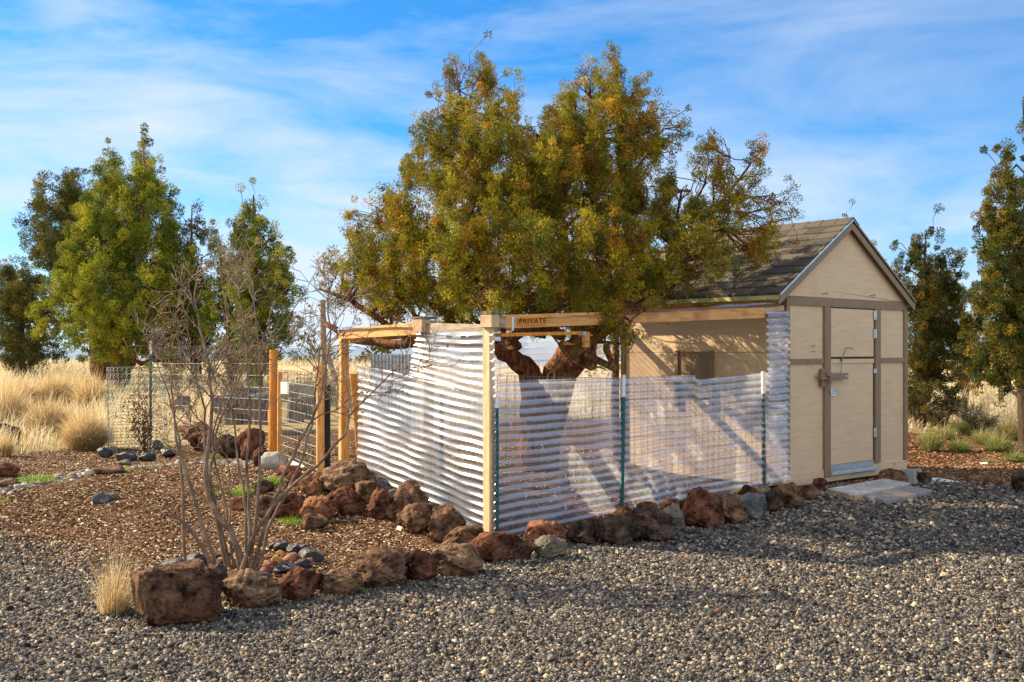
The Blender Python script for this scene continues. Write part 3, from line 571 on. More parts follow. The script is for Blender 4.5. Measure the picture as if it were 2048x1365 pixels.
block(FP(-.045, 1.812, -.015), .046, .070, .052); block(FP(.072, 1.810, -.03), .036, .052, .050, greyw); block(FP(-.0, 1.879, -.04), .078, .07, .0135, log_m)
q = LP(t2, 1.80, 0); block(q + SD * -.03, .055, .07, .06); block(q + SD * .075 + UP * -.005, .038, .055, .056, greyw); block(q + UP * .072, .09, .075, .011, log_m)
mb = MB(); mb.box(FP(.185, 1.795, .022), SD * .012, SN * .0015, UP * .058); mb.build('joist_strap', galv, pen)
mb = MB(); mb.box(FP(1.12, 1.725, -.03), SD * .02, SN * .03, UP * .018); mb.build('joist_strap', galv, pen)
mb = MB(); mb.beam(FP(Fs(1182), 1.74, -.06), FP(Fs(1182), 1.60, -.06), .07, .04, side=SD); mb.build('hanger_block', pine, pen, bevel=.003)
mb = MB(); mb.beam(FP(sE + .0, 2.0, -.03), FP(SLEN - .02, 2.05, -.03), .05, .06); mb.build('beam', tanw, pen)
# painted name board
sg0, sg1 = Fs(1031), Fs(1088.5); za = FrZ(1060, 651) ; zb_ = FrZ(1060, 637); sl = (FrZ(1525, 636) - FrZ(1010, 655)) / (sE - .1)
sign = thing('private_sign', 'small orange wooden sign reading PRIVATE in black letters on the pen beam', 'sign', FP((sg0 + sg1) / 2, za, .03))
mb = MB(); cz = (za + zb_) / 2 + .004; mb.box(FP((sg0 + sg1) / 2, cz, .026), (SD + UP * sl) * ((sg1 - sg0) / 2), SN * .005, UP * .036); mb.build('sign_board', orangew, sign, bevel=.002)
tx = bpy.data.curves.new('lettering', 'FONT'); tx.body = 'PRIVATE'; tx.size = .062; tx.extrude = .0015; tx.offset = .0006; tx.align_x = 'CENTER'; tx.align_y = 'CENTER'; tx.space_character = 1.18
tmp = bpy.data.objects.new('tmp', tx); col.objects.link(tmp); dg = bpy.context.evaluated_depsgraph_get(); dg.update()
tm = bpy.data.meshes.new_from_object(tmp.evaluated_get(dg)); bpy.data.objects.remove(tmp)
xs = (sg1 - sg0) * .93 / (max(v.co.x for v in tm.vertices) - min(v.co.x for v in tm.vertices))
o_s = np.array(parent_world(sign))
for v in tm.vertices:
    q = FP((sg0 + sg1) / 2 + v.co.x * xs, cz + v.co.y * .98 + v.co.x * xs * sl, .0325 + v.co.z) - o_s; v.co = Vector(q)
tm.materials.clear(); tm.materials.append(black_m); to = bpy.data.objects.new('lettering', tm); col.objects.link(to); to.parent = sign

def sheet(name, mat, bl, br, tr, tl, soft=False, pitch=.0727, amp=.009, nx=60, wob=.012, label='', cat='plastic sheet', group='clear corrugated plastic sheets on the pen', seed=0, nrm=None, skirt=None, sag=0.0):
    """corrugated sheet; the ridges run along it, the profile goes up it"""
    bl, br, tr, tl = map(lambda q: np.array(q, float), (bl, br, tr, tl)); H = max(np.linalg.norm(tl - bl), np.linalg.norm(tr - br))
    per = 8; ny = max(4, int(round(H / pitch * per)))
    u = np.linspace(0, 1, nx)[None, :, None]; v = np.linspace(0, 1, ny + 1)[:, None, None]
    Pp = (bl * (1 - u) + br * u) * (1 - v) + (tl * (1 - u) + tr * u) * v
    n = np.cross(br - bl, tl - bl) if nrm is None else np.array(nrm); n = n / np.linalg.norm(n)
    ph = (np.arange(ny + 1) % per) / per
    prof = np.interp(ph, [0, .22, .38, .72, .88, 1.0], [0, 0, 1, 1, 0, 0])[:, None, None] - .5
    if soft: prof = (.5 * np.sin(2 * np.pi * ph))[:, None, None]
    S = seed * 3.7; uu, vv = u * np.linalg.norm(br - bl), v * H; Pp = Pp + UP * (.008 * np.sin(uu * 2.9 + vv * 4.1 + S) + .004 * np.sin(uu * 9 + vv * 3 + S)) * np.sin(np.pi * v)
    wv = wob * (np.sin(uu * 2.1 + S) * np.cos(vv * 2.7 + S) + .5 * np.sin(uu * 5.3 + vv * 3.1 + S * 2) + .25 * np.sin(uu * 13 + 2 * vv + S))
    Pp = Pp + n * (prof * 2 * amp * (1 + .3 * np.sin(uu * 3.3 + vv * 5 + S) + .22 * np.sin(uu * 7.7 - vv * 11 + S)) + wv) + UP * (sag * np.sin(np.pi * u) * v + .006 * np.sin(vv * 40 + S) * 0)
    sky_sheen = np.interp(ph, [0, .10, .62, .72, .92, 1.0], [.6, 0, 0, 1, 1, .6])[:, None] * np.ones((1, nx)); sky_sheen = np.repeat(sky_sheen.reshape(-1, 1), 3, 1)  # mask of the painted sky-reflection bands, stored as vertex colour
    Vv = Pp.reshape(-1, 3); i = np.arange(ny)[:, None] * nx + np.arange(nx - 1)[None]
    o = mesh_from(name, Vv, np.stack([i, i + 1, i + 1 + nx, i + nx], -1).reshape(-1, 4), mat, origin=bl, color=sky_sheen, smooth_=True)
    return tag(o, label, cat, group)
ta, tb = Ls(721), Ls(826)
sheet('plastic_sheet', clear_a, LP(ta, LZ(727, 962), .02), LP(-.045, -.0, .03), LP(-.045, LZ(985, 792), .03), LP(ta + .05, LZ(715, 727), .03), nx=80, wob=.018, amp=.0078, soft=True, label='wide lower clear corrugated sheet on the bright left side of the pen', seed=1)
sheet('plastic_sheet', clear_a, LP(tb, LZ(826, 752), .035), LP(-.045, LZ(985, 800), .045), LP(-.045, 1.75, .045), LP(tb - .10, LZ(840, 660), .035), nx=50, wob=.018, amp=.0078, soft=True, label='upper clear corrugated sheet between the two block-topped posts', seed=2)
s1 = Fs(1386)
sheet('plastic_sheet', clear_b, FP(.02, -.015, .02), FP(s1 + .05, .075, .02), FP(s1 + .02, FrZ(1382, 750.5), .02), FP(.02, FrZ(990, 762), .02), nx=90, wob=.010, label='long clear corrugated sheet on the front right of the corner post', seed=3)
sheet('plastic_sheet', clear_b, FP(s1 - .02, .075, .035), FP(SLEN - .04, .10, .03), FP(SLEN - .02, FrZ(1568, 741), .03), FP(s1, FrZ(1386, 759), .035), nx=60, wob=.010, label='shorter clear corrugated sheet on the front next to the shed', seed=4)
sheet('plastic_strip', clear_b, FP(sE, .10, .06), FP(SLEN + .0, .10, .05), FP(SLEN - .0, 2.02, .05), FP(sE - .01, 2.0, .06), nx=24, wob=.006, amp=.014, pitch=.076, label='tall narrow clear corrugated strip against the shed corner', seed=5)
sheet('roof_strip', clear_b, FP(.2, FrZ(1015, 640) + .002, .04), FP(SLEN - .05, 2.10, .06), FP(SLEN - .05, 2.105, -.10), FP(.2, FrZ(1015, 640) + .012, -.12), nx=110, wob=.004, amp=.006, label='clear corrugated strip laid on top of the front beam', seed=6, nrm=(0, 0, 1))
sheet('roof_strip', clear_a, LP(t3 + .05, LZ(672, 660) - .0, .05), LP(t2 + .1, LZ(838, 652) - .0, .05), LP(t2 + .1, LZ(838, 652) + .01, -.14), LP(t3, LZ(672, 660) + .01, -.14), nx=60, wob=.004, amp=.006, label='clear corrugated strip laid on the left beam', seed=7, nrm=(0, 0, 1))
# back of the pen
BL_ = np.array((-1.75, 11.95, 0)); BR_ = np.array((1.33, 14.2, 0)); BU = (BR_ - BL_)
def BP(u, z, o=0): return BL_ + BU * u + UP * z + np.array((BU[1], -BU[0], 0)) / np.linalg.norm(BU) * o
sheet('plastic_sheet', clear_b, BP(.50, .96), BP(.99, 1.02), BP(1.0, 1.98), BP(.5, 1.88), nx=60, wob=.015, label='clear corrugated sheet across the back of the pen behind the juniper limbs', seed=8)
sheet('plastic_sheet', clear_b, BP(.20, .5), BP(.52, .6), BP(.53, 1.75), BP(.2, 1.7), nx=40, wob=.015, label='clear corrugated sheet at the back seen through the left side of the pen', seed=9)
bp_ = thing('back_post', 'reddish round wooden post behind the pen at the shed corner', 'post', BP(1.005, gz(1.33, 14.2)))
mb = MB(); mb.tube([BP(1.0, -.05), BP(1.0, 1.0), BP(1.0, 2.0)], [.06, .056, .052], 12); mb.build('post_body', noise_mat('red_round_post', [(.3, (.10, .04, .03)), (.7, (.22, .10, .07))], scale=8, stretch=(4, 4, 1), bump=.6), bp_)
bm_ = thing('back_rail', 'timber rail along the back of the pen', 'rail', BP(.0, 1.72)); mb = MB(); mb.beam(BP(.0, 1.70, -.05), BP(1.0, 1.98, -.05), .04, .09); mb.build('rail_timber', pine_h, bm_)

def wire_panel(name, mat, fn, us_, zs, r=.0016, label='', group=None, jit=.006, cat='wire fence', top=None):
    mb = MB(); 
    for u in us_:
        z0, z1 = zs(u)
        n = 5; j = [random.uniform(-jit, jit) for _ in range(n + 1)]
        mb.tube([fn(u + j[k] * .5, z0 + (z1 - z0) * k / n, j[k]) for k in range(n + 1)], r, 4, cap=False)
    m_ = max(2, int(len(us_) / 3))
    for lv in top:
        pts = []
        for k in range(m_ + 1):
            u = us_[0] + (us_[-1] - us_[0]) * k / m_; z0, z1 = zs(u); pts.append(fn(u, z0 + (z1 - z0) * lv + random.uniform(-jit, jit) * .7, random.uniform(-jit, jit)))
        mb.tube(pts, r * 1.1, 4, cap=False)
    o = mb.build(name, mat, origin=fn(us_[0], zs(us_[0])[0])); return tag(o, label, cat, group)
wire_panel('wire_fence', wire_g, lambda u, z, o=0: FP(u, z, -.03 + o), list(np.arange(.06, SLEN - .05, .1)), lambda u: (.03 + .02 * u, 1.36 - .03 * u), r=.0024, label='green welded wire mesh behind the front plastic sheets', top=[0, .1, .2, .3, .42, .55, .69, .84, 1.0])
wire_panel('wire_fence', wire_g, lambda u, z, o=0: LP(u, z, -.02 + o), list(np.arange(.03, ta, .07)), lambda u: (.02 + .11 * u, 1.25), label='green welded wire mesh behind the left plastic sheets', top=[0, .12, .25, .4, .55, .7, .85, 1.0])
wire_panel('wire_fence', wire_g, lambda u, z, o=0: BP(u, z, .06 + o), list(np.arange(.03, .99, .03)), lambda u: (.15, 1.45), label='welded wire mesh across the back of the pen', top=[0, .2, .4, .6, .8, 1.0])
def tpost(x, y, z0, z1, zw, label, face, cut=0.0, lean=(0, 0)):
    """steel T post: painted below zw, white-tipped above"""
    face = np.array(face, float); s = np.cross(face, UP); t = thing('t_post', label, 'post', (x, y, z0), 'steel t posts')
    for nm, m_, a, b in (('post_body', tpost_m, z0, zw), ('white_tip', white_m, zw, z1)):
        mb = MB()
        f = lambda z: np.array((x + lean[0] * (z - z0), y + lean[1] * (z - z0), z))
        mb.beam(f(a), f(b), .036, .005, side=s); mb.beam(f(a) - face * .016, f(b) - face * .016, .005, .028, side=s)
        if nm == 'post_body':
            z = a + .1
            while z < b - .03: mb.box(f(z) + face * .006, s * .009, face * .004, UP * .008); z += .055
        mb.build(nm, m_, t)
    return t
p = FP(-.012, 0, .035); tpost(p[0], p[1], 0, FrZ(992, 790), FrZ(992, 816), 'dark green steel t post at the near corner of the pen', SN)
p = FP(Fs(1237), 0, .045); tpost(p[0], p[1], .0, FrZ(1237, 750), FrZ(1237, 794), 'teal steel t post with white tip in the middle of the front fence', SN, lean=(.015, .01))
p = FP(Fs(1523), 0, .045); tpost(p[0], p[1], .05, FrZ(1520, 743), FrZ(1520, 788), 'teal steel t post with white tip in front of the strip by the shed', SN, lean=(-.015, -.01))
p = LP(Ls(872), 0, -.05); tpost(p[0], p[1], .1, 1.2, 1.1, 'teal steel t post seen through the left plastic side', LN)
# torn ties and a strip of shade cloth clips
mb = MB()
for s, z in ((.12, .95), (.5, .75), (.9, .5), (1.4, .9), (1.9, .4), (2.4, 1.0), (2.9, .6), (3.3, .9), (.3, .35), (.8, .2), (3.7, .45)):
    q = FP(s, z, .045); mb.tube([q, q + SD * .02 + UP * .015, q + SD * .03 - UP * .01, q + SD * .012 - UP * .03], .0028, 4)
tag(mb.build('zip_ties', white_m, origin=FP(.12, .95, .045)), 'white cut ends of ties scattered over the front plastic', 'ties', kind='stuff')

# ------------------------------------------------------------------ garden fence left of the pen
GBk = np.array([(-2.05, 11.9), (-3.05, 13.9), (-6.3, 17.6)])
def round_post(px, py0, py1, Y, r, mat, label, name='wooden_post', cat='post', group=None):
    a, b = P(px, py0, Y), P(px + 2, py1, Y); z0 = gz(a[0], a[1]); t = thing(name, label, cat, (a[0], a[1], z0), group)
    mb = MB(); mb.tube([(a[0], a[1], z0 - .05), ((a + b) / 2), b], [r, r * .97, r * .95], 12); mb.build('post_body', mat, t, smooth_=False); return t
round_post(545, 910, 700, 13.9, .052, orangew, 'orange stained round post behind the bare shrub stems'); 
def sq_post(px, py0, py1, Y, w_, mat, label, name='wooden_post', side_=(1, .3, 0)):
    a, b = P(px, py0, Y), P(px + 1, py1, Y); t = thing(name, label, 'post', (a[0], a[1], a[2]))
    mb = MB(); mb.beam(a - UP * .1, b, w_, w_, side=side_); mb.build('post_body', mat, t, bevel=.004); return t
sq_post(640, 958, 730, 11.9, .075, pine, 'pale pine post beside a black post at the garden gate')
mb = MB(); a = P(655, 945, 11.95); b = P(655, 770, 11.95); mb.beam(a - UP * .1, b, .055, .04); tag(mb.build('black_post', black_m, origin=a), 'black steel post right behind the pale pine gate post', 'post')
sq_post(559, 925, 745, 13.6, .055, pine, 'thin pine post beside the orange round post')
gate = thing('garden_gate', 'low wire garden gate with a pale top rail and a small white sign', 'gate', (*P(600, 940, 12.7)[:2], .25))
ga, gb = P(560, 0, 13.5), P(634, 0, 12.0)
def GP_(u, z, o=0): return np.array((ga[0] + (gb[0] - ga[0]) * u, ga[1] + (gb[1] - ga[1]) * u + o, z))
mb = MB(); mb.beam(GP_(.0, 1.37), GP_(.95, 1.37), .05, .05); mb.build('top_rail', tanw, gate)
mb = MB()
for k in range(11): mb.tube([GP_(.05 + .09 * k, .3), GP_(.05 + .09 * k, 1.34)], .003, 5)
for k in range(9): mb.tube([GP_(.03, .32 + .11 * k), GP_(.98, .30 + .11 * k)], .0035, 5)
mb.build('wire_panel', wire_m, gate)
mb = MB(); mb.box(GP_(.16, 1.12, -.03), (.062, -.05, 0), (.004, .005, 0), (0, 0, .072)); mb.build('gate_sign', white_m, gate, bevel=.01)
mb = MB(); mb.box((np.array(P(610, 945, 12.2))), np.array((.28, -.5, -.035)), (.03, .017, 0), (0, 0, .05)); tag(mb.build('white_board', white_m, origin=P(610, 950, 12.2)), 'white painted board lying at the foot of the garden gate', 'board')
def cattle(p0, p1, z0, z1, nv, nh, label, mat=wire_m, r=.0024, group='wire panels of the garden fence'):
    p0 = np.array(p0, float); p1 = np.array(p1, float); f = lambda u, z: np.array((p0[0] + (p1[0] - p0[0]) * u, p0[1] + (p1[1] - p0[1]) * u, z)); mb = MB()
    for k in range(nv + 1): g_ = gz(*f(k / nv, 0)[:2]); mb.tube([f(k / nv, g_ + z0), f(k / nv, g_ + z1)], r * .8, 4)
    for k in range(nh + 1):
        z = z0 + (z1 - z0) * (k / nh) ** 1.15; mb.tube([f(u, gz(*f(u, 0)[:2]) + z) for u in (0, .25, .5, .75, 1)], r, 4)
    return tag(mb.build(label and 'wire_panel_fence', mat, origin=f(0, gz(*p0[:2]))), label, 'wire fence', group)
cattle(P(545, 0, 13.85)[:2], P(300, 0, 16.4)[:2], .06, 1.15, 30, 8, 'galvanised wire panel from the orange round post back to the mesh cage')
cattle(P(634, 0, 12.1)[:2], P(690, 0, 11.9)[:2], .05, 1.1, 8, 8, 'short galvanised wire panel between the pine post and the pen')
cattle(P(300, 0, 22)[:2], P(640, 0, 24)[:2], .1, 1.2, 30, 6, 'far galvanised wire panel across the back of the garden')
cattle(P(640, 0, 24)[:2], P(760, 0, 20)[:2], .1, 1.2, 16, 6, 'far galvanised wire panel behind the open end of the pen')
# weathered grey pole with a leaning brace
gp = thing('grey_pole', 'tall weathered grey pole with a leaning brace behind the garden gate', 'pole', (*P(648, 900, 14.5)[:2], gz(*P(648, 900, 14.5)[:2])))
mb = MB(); a = P(648, 920, 14.5); mb.tube([(a[0], a[1], gz(a[0], a[1]) - .1), P(648, 750, 14.5), P(645, 600, 14.5)], [.045, .042, .038], 10); mb.build('pole_body', greyw, gp)
mb = MB(); mb.tube([P(652, 700, 14.5), P(675, 770, 14.4), P(690, 830, 14.2)], .035, 8); mb.build('brace', greyw, gp)
# far corrugated metal fence
def metal_fence(x0, x1, y0, y1, Y0, Y1, label):
    n = 90; V = []; 
    for k in range(n + 1):
        u = k / n; Y = Y0 + (Y1 - Y0) * u; px = x0 + (x1 - x0) * u; off = .018 * math.copysign(abs(math.sin(k * .9)) ** .6, math.sin(k * .9))
        for py in (y1, y0): q = P(px, py, Y); V.append((q[0], q[1] + off, q[2] if py == y0 else gz(q[0], q[1])))
    return tag(mesh_from('metal_fence', V, [(2 * k, 2 * k + 2, 2 * k + 3, 2 * k + 1) for k in range(n)], galv, origin=V[0]), label, 'metal fence')
metal_fence(742, 832, 709, 745, 19, 19.8, 'grey corrugated metal fence panel far behind the pen')

# wire cage around the young reddish shrub
q = ground_at(274, 905); cx_, cy_ = q[0], q[1]; cz_ = q[2]; rr = .36; hh = 1.08 * (cy_ / 14)
cage = thing('wire_cage', 'round green chicken wire cage around a small reddish shrub', 'wire cage', (cx_, cy_, cz_))
mb = MB(); n = 34; m_ = 26
def cyl(k, z): a = 2 * math.pi * k / n; return (cx_ + rr * math.cos(a) * (1 + .03 * math.sin(3 * a + z * 4)), cy_ + rr * math.sin(a), cz_ + z)
for j in range(m_ + 1): mb.tube([cyl(k, hh * j / m_) for k in range(n + 1)], .0022 if j not in (0, m_) else .004, 3, cap=False)
for k in range(n): mb.tube([cyl(k + (.5 if (j % 2) else 0), hh * j / m_) for j in range(m_ + 1)], .0022, 3, cap=False)
mb.build('mesh', wire_c, cage)
mb = MB(); mb.tube([cyl(17.5, -.02), cyl(17.5, hh)], .007, 6); mb.build('stake', steel_dark, cage)
tpost(cx_ + .03, cy_ + .45, cz_, CH - (682 - HZ) / F * (cy_ + .45), CH - (710 - HZ) / F * (cy_ + .45), 'dark steel t post with white tip behind the wire cage', (0, -1, 0))
# ------------------------------------------------------------------ plants
def tufts_to_mesh(name, Ct, Rt, colr, per, ln, wd, parent=None, mat=None, up=.35, flat=1.0, jitc=.3, origin=None):
    """Ct tuft centres, Rt tuft radii: leaf-sized blades spread through every tuft"""
    nT = len(Ct); idx = np.repeat(np.arange(nT), per); n = len(idx)
    d = rng.normal(0, 1, (n, 3)); d /= np.linalg.norm(d, axis=1)[:, None]; rad = rng.uniform(.15, 1, n) ** .5
    off = d * (Rt[idx] * rad)[:, None]; off[:, 2] *= flat
    p = Ct[idx] + off
    a = d * 1.0 + rng.normal(0, .4, (n, 3)); a[:, 2] += up; a /= np.linalg.norm(a, axis=1)[:, None]
    s = np.cross(a, rng.normal(0, 1, (n, 3))); s /= np.linalg.norm(s, axis=1)[:, None]
    l = (ln * rng.uniform(.6, 1.4, n))[:, None]; w_ = (wd * rng.uniform(.6, 1.3, n))[:, None]
    V = np.stack([p - a * l * .5, p + s * w_ - a * l * .05, p + a * l * .6, p - s * w_ + a * l * .1], 1).reshape(-1, 3)
    c = colr[idx] * (1 + rng.uniform(-jitc, jitc, (n, 1))); c = np.clip(c, 0, 1)
    return mesh_from(name, V, np.arange(4 * n).reshape(-1, 4), mat or foliage, parent, origin=origin, color=np.repeat(c, 4, 0))
def lobes_to_tufts(lobes, Y, dens, tr, depth, pal, wts, hole=.35, fill=.5):
    """lobes (px,py,rx,ry); crown depth grows towards the middle of the crown"""
    fixed = [l[4] if len(l) > 4 else None for l in lobes]; L_ = np.array([l[:4] for l in lobes], float); cx, cy = L_[:, 0].mean(), L_[:, 1].mean()
    sx_ = (L_[:, 0].max() - L_[:, 0].min()) / 2 + 1; T_, R_, K_, info = [], [], [], []
    sc_ = F / Y
    for li, (x, y, rx, ry) in enumerate(L_):
        if Y >= 14: rx = max(6, rx - 9); ry = max(8, ry - 9)
        if Y < 14: rx = max(8, rx - 8); ry = max(10, ry - 8)
        th = depth * math.sqrt(max(.04, 1 - ((x - cx) / sx_) ** 2 * .95)) * min(1, .35 + (y - L_[:, 1].min()) / (np.ptp(L_[:, 1]) + 1) * 1.1)
        reps = [random.uniform(-.5, .5) * th] if th < .45 * depth else [-th * random.uniform(.5, .95), th * random.uniform(-.1, .95)]
        if fixed[li] is not None: reps = [fixed[li]]
        for dy in reps:
            rxw, ryw = rx / sc_, ry / sc_; rz = max(rxw, ryw) * 1.1
            nT = max(3, int(dens * rxw * ryw * 12)); nC = max(2, nT // (11 if Y < 14 else 6)); d = rng.normal(0, 1, (nC, 3)); d /= np.linalg.norm(d, axis=1)[:, None]
            rad = rng.uniform(fill ** 3, 1, nC) ** (1 / 3)
            c0 = P(x, y, Y) * 1.0; c0[1] = Y + dy; c0[0] = (x - CX) / F * (Y + dy); c0[2] = CH - (y - HZ) / F * (Y + dy)
            qs = (Y + dy) / Y; cc = d * rad[:, None] * np.array((rxw * qs, rz, ryw * qs)); ci = rng.integers(0, nC, nT); t = c0 + cc[ci] + rng.normal(0, 1, (nT, 3)) * tr * (np.array((.72, .72, 1.75)) if Y < 14 else np.array((.7, .7, 1.9))) + np.abs(rng.normal(0, 1, (nT, 1))) * (d[ci] + np.array((0, 0, .5))) * tr * .5; t[:, 2] -= tr * .5; kc = rng.choice(len(pal), nC, p=np.array(wts) / sum(wts))
            keep_ = rng.uniform(0, 1, len(t)) > hole * smooth(.5 + .9 * np.sin(t[:, 0] * 8 + 2 * np.sin(t[:, 2] * 5)) * np.sin(t[:, 2] * 9 + 2 * np.sin(t[:, 1] * 5))); t = t[keep_]; ci = ci[keep_]
            if not len(t): continue
            k = rng.choice(len(pal), p=np.array(wts) / sum(wts)); base = np.array(pal[k]); 
            kk = np.where(rng.uniform(0, 1, len(t)) < .6, kc[ci], rng.choice(len(pal), len(t), p=np.array(wts) / sum(wts)))
            K_.append(np.array(pal)[kk] * (1 + rng.uniform(-.25, .25, (len(t), 1))) * (1 + rng.uniform(-.35, .35, nC) * (1 if Y < 14 else .5))[ci][:, None]); T_.append(t); R_.append(tr * rng.uniform(.6, 1.35, len(t))); info.append((c0, t))
    return np.concatenate(T_), np.concatenate(R_), np.concatenate(K_), info
def limb(p0, p1, r0, r1, seg=6, wig=.08, sag=0.0):
    p0 = np.array(p0, float); p1 = np.array(p1, float); ln = np.linalg.norm(p1 - p0); pts = []
    for k in range(seg + 1):
        u = k / seg; q = p0 * (1 - u) + p1 * u + UP * (sag * ln * math.sin(math.pi * u))
        if 0 < k < seg: q = q + rng.normal(0, 1, 3) * wig * ln / seg
        pts.append(q)
    return pts, list(np.linspace(r0, r1, seg + 1))
OLIVE = [(.22, .205, .02), (.31, .265, .022), (.13, .145, .026), (.40, .315, .026), (.36, .19, .02), (.22, .12, .022)]
GREEN = [(0.183, 0.224, 0.025), (0.281, 0.303, 0.028), (0.127, 0.168, 0.031), (0.393, 0.351, 0.035), (0.098, 0.127, 0.031)]
DARK = [(0.078, 0.091, 0.023), (0.117, 0.130, 0.026), (0.195, 0.156, 0.026), (0.091, 0.104, 0.033)]
DM = 13
def tree(name, label, base, Y, trunk, lobes, dens, tr, depth, pal, wts, per, ln, wd, tr_r, barkm=bark_dark, hole=.4, branch=True, group='junipers around the yard', br=.35, cat='tree', fill=.5):
    """trunk: list of lists of px,py,radius(m)"""
    bz = gz((base - CX) / F * Y, Y); o = np.array(((base - CX) / F * Y, Y, bz)); t = thing(name, label, cat, o, group)
    mb = MB(); nodes = []
    for path in trunk:
        pts = []; rs = []
        for k, q in enumerate(path):
            p_ = P(q[0], q[1], Y + (q[3] if len(q) > 3 else 0)); 
            if len(q) > 4: p_[2] = q[4]
            if k == 0 and q[1] > HZ and len(q) < 5: p_[2] = min(p_[2], gz(p_[0], p_[1]) - .05)
            pts.append(p_); rs.append(q[2] * (1 if Y < 14 else (.8 if k < 2 else .5)))
        # subdivide for a gnarled outline
        P2, R2 = [], []
        for k in range(len(pts) - 1):
            for u in (0, .33, .66):
                P2.append(pts[k] * (1 - u) + pts[k + 1] * u + rng.normal(0, 1, 3) * (rs[k] * .13 if u else 0)); R2.append((rs[k] * (1 - u) + rs[k + 1] * u) * random.uniform(.93, 1.08))
        P2.append(pts[-1]); R2.append(rs[-1]); mb.tube(P2, R2, 14 if rs[0] > .1 else 9); nodes += list(zip(P2, R2))
    far = Y > 14
    if not far: mb.build('trunk', barkm, t, smooth_=True); mb = MB()
    if Y > 14: dens *= DM; tr *= .55; ln *= .38; wd *= .40; hole *= .8; per = int(per * 2.1)
    T_, R_, K_, info = lobes_to_tufts(lobes, Y, dens, tr, depth, pal, wts, hole, fill)
    if branch:
        NP = np.array([q[0] for q in nodes]); NR = np.array([q[1] for q in nodes])
        for c0, tt in info:
            w8 = np.linalg.norm(NP - c0, axis=1) + np.maximum(0, NP[:, 2] - c0[2] + .15) * 1.5; k = int(np.argmin(w8)); ln_ = np.linalg.norm(NP[k] - c0)
            r0 = min(NR[k] * .6, .008 + .022 * ln_ * br / .35)
            pts, rs = limb(NP[k], c0, r0, r0 * .35, 6, .35, .06); mb.tube(pts, rs, 6)
            for j in rng.choice(len(tt), min(len(tt), 15 if far else 11), replace=False):
                i0 = random.randint(3, 6); a_, b_ = limb(pts[i0], tt[j], rs[i0] * .6, .0035 * Y / 12, 3, .3, .05); mb.tube(a_, b_, 4)
        mb.build('trunk' if far else 'branches', barkm, t)
    tufts_to_mesh('crown', T_, R_, K_, per, ln, wd, t)
    open('/tmp/log.txt','a').write('%s %d\n' % (name, len(T_)))
    return t
MAIN = [(905,118,16,30),(908,165,22,30),(945,128,18,26),(958,175,30,32),(992,165,28,30),(870,195,13,16),(875,232,20,20),(1033,190,20,30),(930,225,42,32),(1000,228,42,32),
(850,280,32,32),(900,290,48,42),(980,300,58,48),(1038,272,26,28),(832,335,34,36),(900,370,62,52),(990,390,68,58),(800,400,34,30),(770,432,44,34),(716,448,22,26),(708,488,28,28),(760,500,56,42),(840,470,66,52),(920,480,66,58),
(672,548,30,28),(730,558,56,42),(800,560,66,42),(700,598,36,18),(770,610,56,20),(860,575,66,42),(940,570,66,52),(1000,600,58,34),(1060,598,58,36),(900,622,50,14),
(1010,480,68,58),(1060,400,58,58),(1052,330,36,46),(1080,500,68,58),(1130,560,66,52),
(1222,108,22,20),(1240,145,30,30),(1180,168,26,26),(1210,200,46,38),(1275,188,22,26),(1140,210,30,30),(1108,250,30,30),(1180,260,58,42),(1250,240,46,42),(1300,250,26,26),(1352,255,22,14),(1328,292,26,16),(1270,300,52,42),(1190,330,62,48),(1120,320,48,48),(1120,400,58,52),(1200,410,62,52),(1280,380,52,48),(1180,490,62,52),(1260,480,58,48),(1338,350,26,34),
(1340,430,46,36),(1400,420,36,30),(1400,322,20,16),(1430,300,26,20),(1500,308,32,26),(1520,350,22,22),(1440,350,36,26),(1490,390,36,26),(1440,450,42,32),(1380,480,46,32),(1562,408,36,18),(1582,438,18,18),(1530,450,36,22),(1500,490,36,22),(1440,510,36,22),(1320,520,46,36),(1400,550,36,18),(1330,575,36,26),(1260,560,48,36),(1200,580,48,36),(1205,622,30,20),(1150,612,36,20),(1080,622,48,14),(1228,642,18,18),(1245,610,24,20),(1180,612,40,24,-1.9),(1222,632,32,28,-2.0),(1240,668,22,20,-2.0),(1212,690,14,12,-1.9),(1160,640,26,14,-2.0),(1085,300,36,38),(1075,355,48,42),(1065,270,24,24),
(1200,588,50,26,1.6),(1270,580,45,26,1.5),(1120,590,50,26,1.9),(1180,550,60,30,2.2),(1250,535,50,30,1.9),(1330,555,40,26,1.1)]
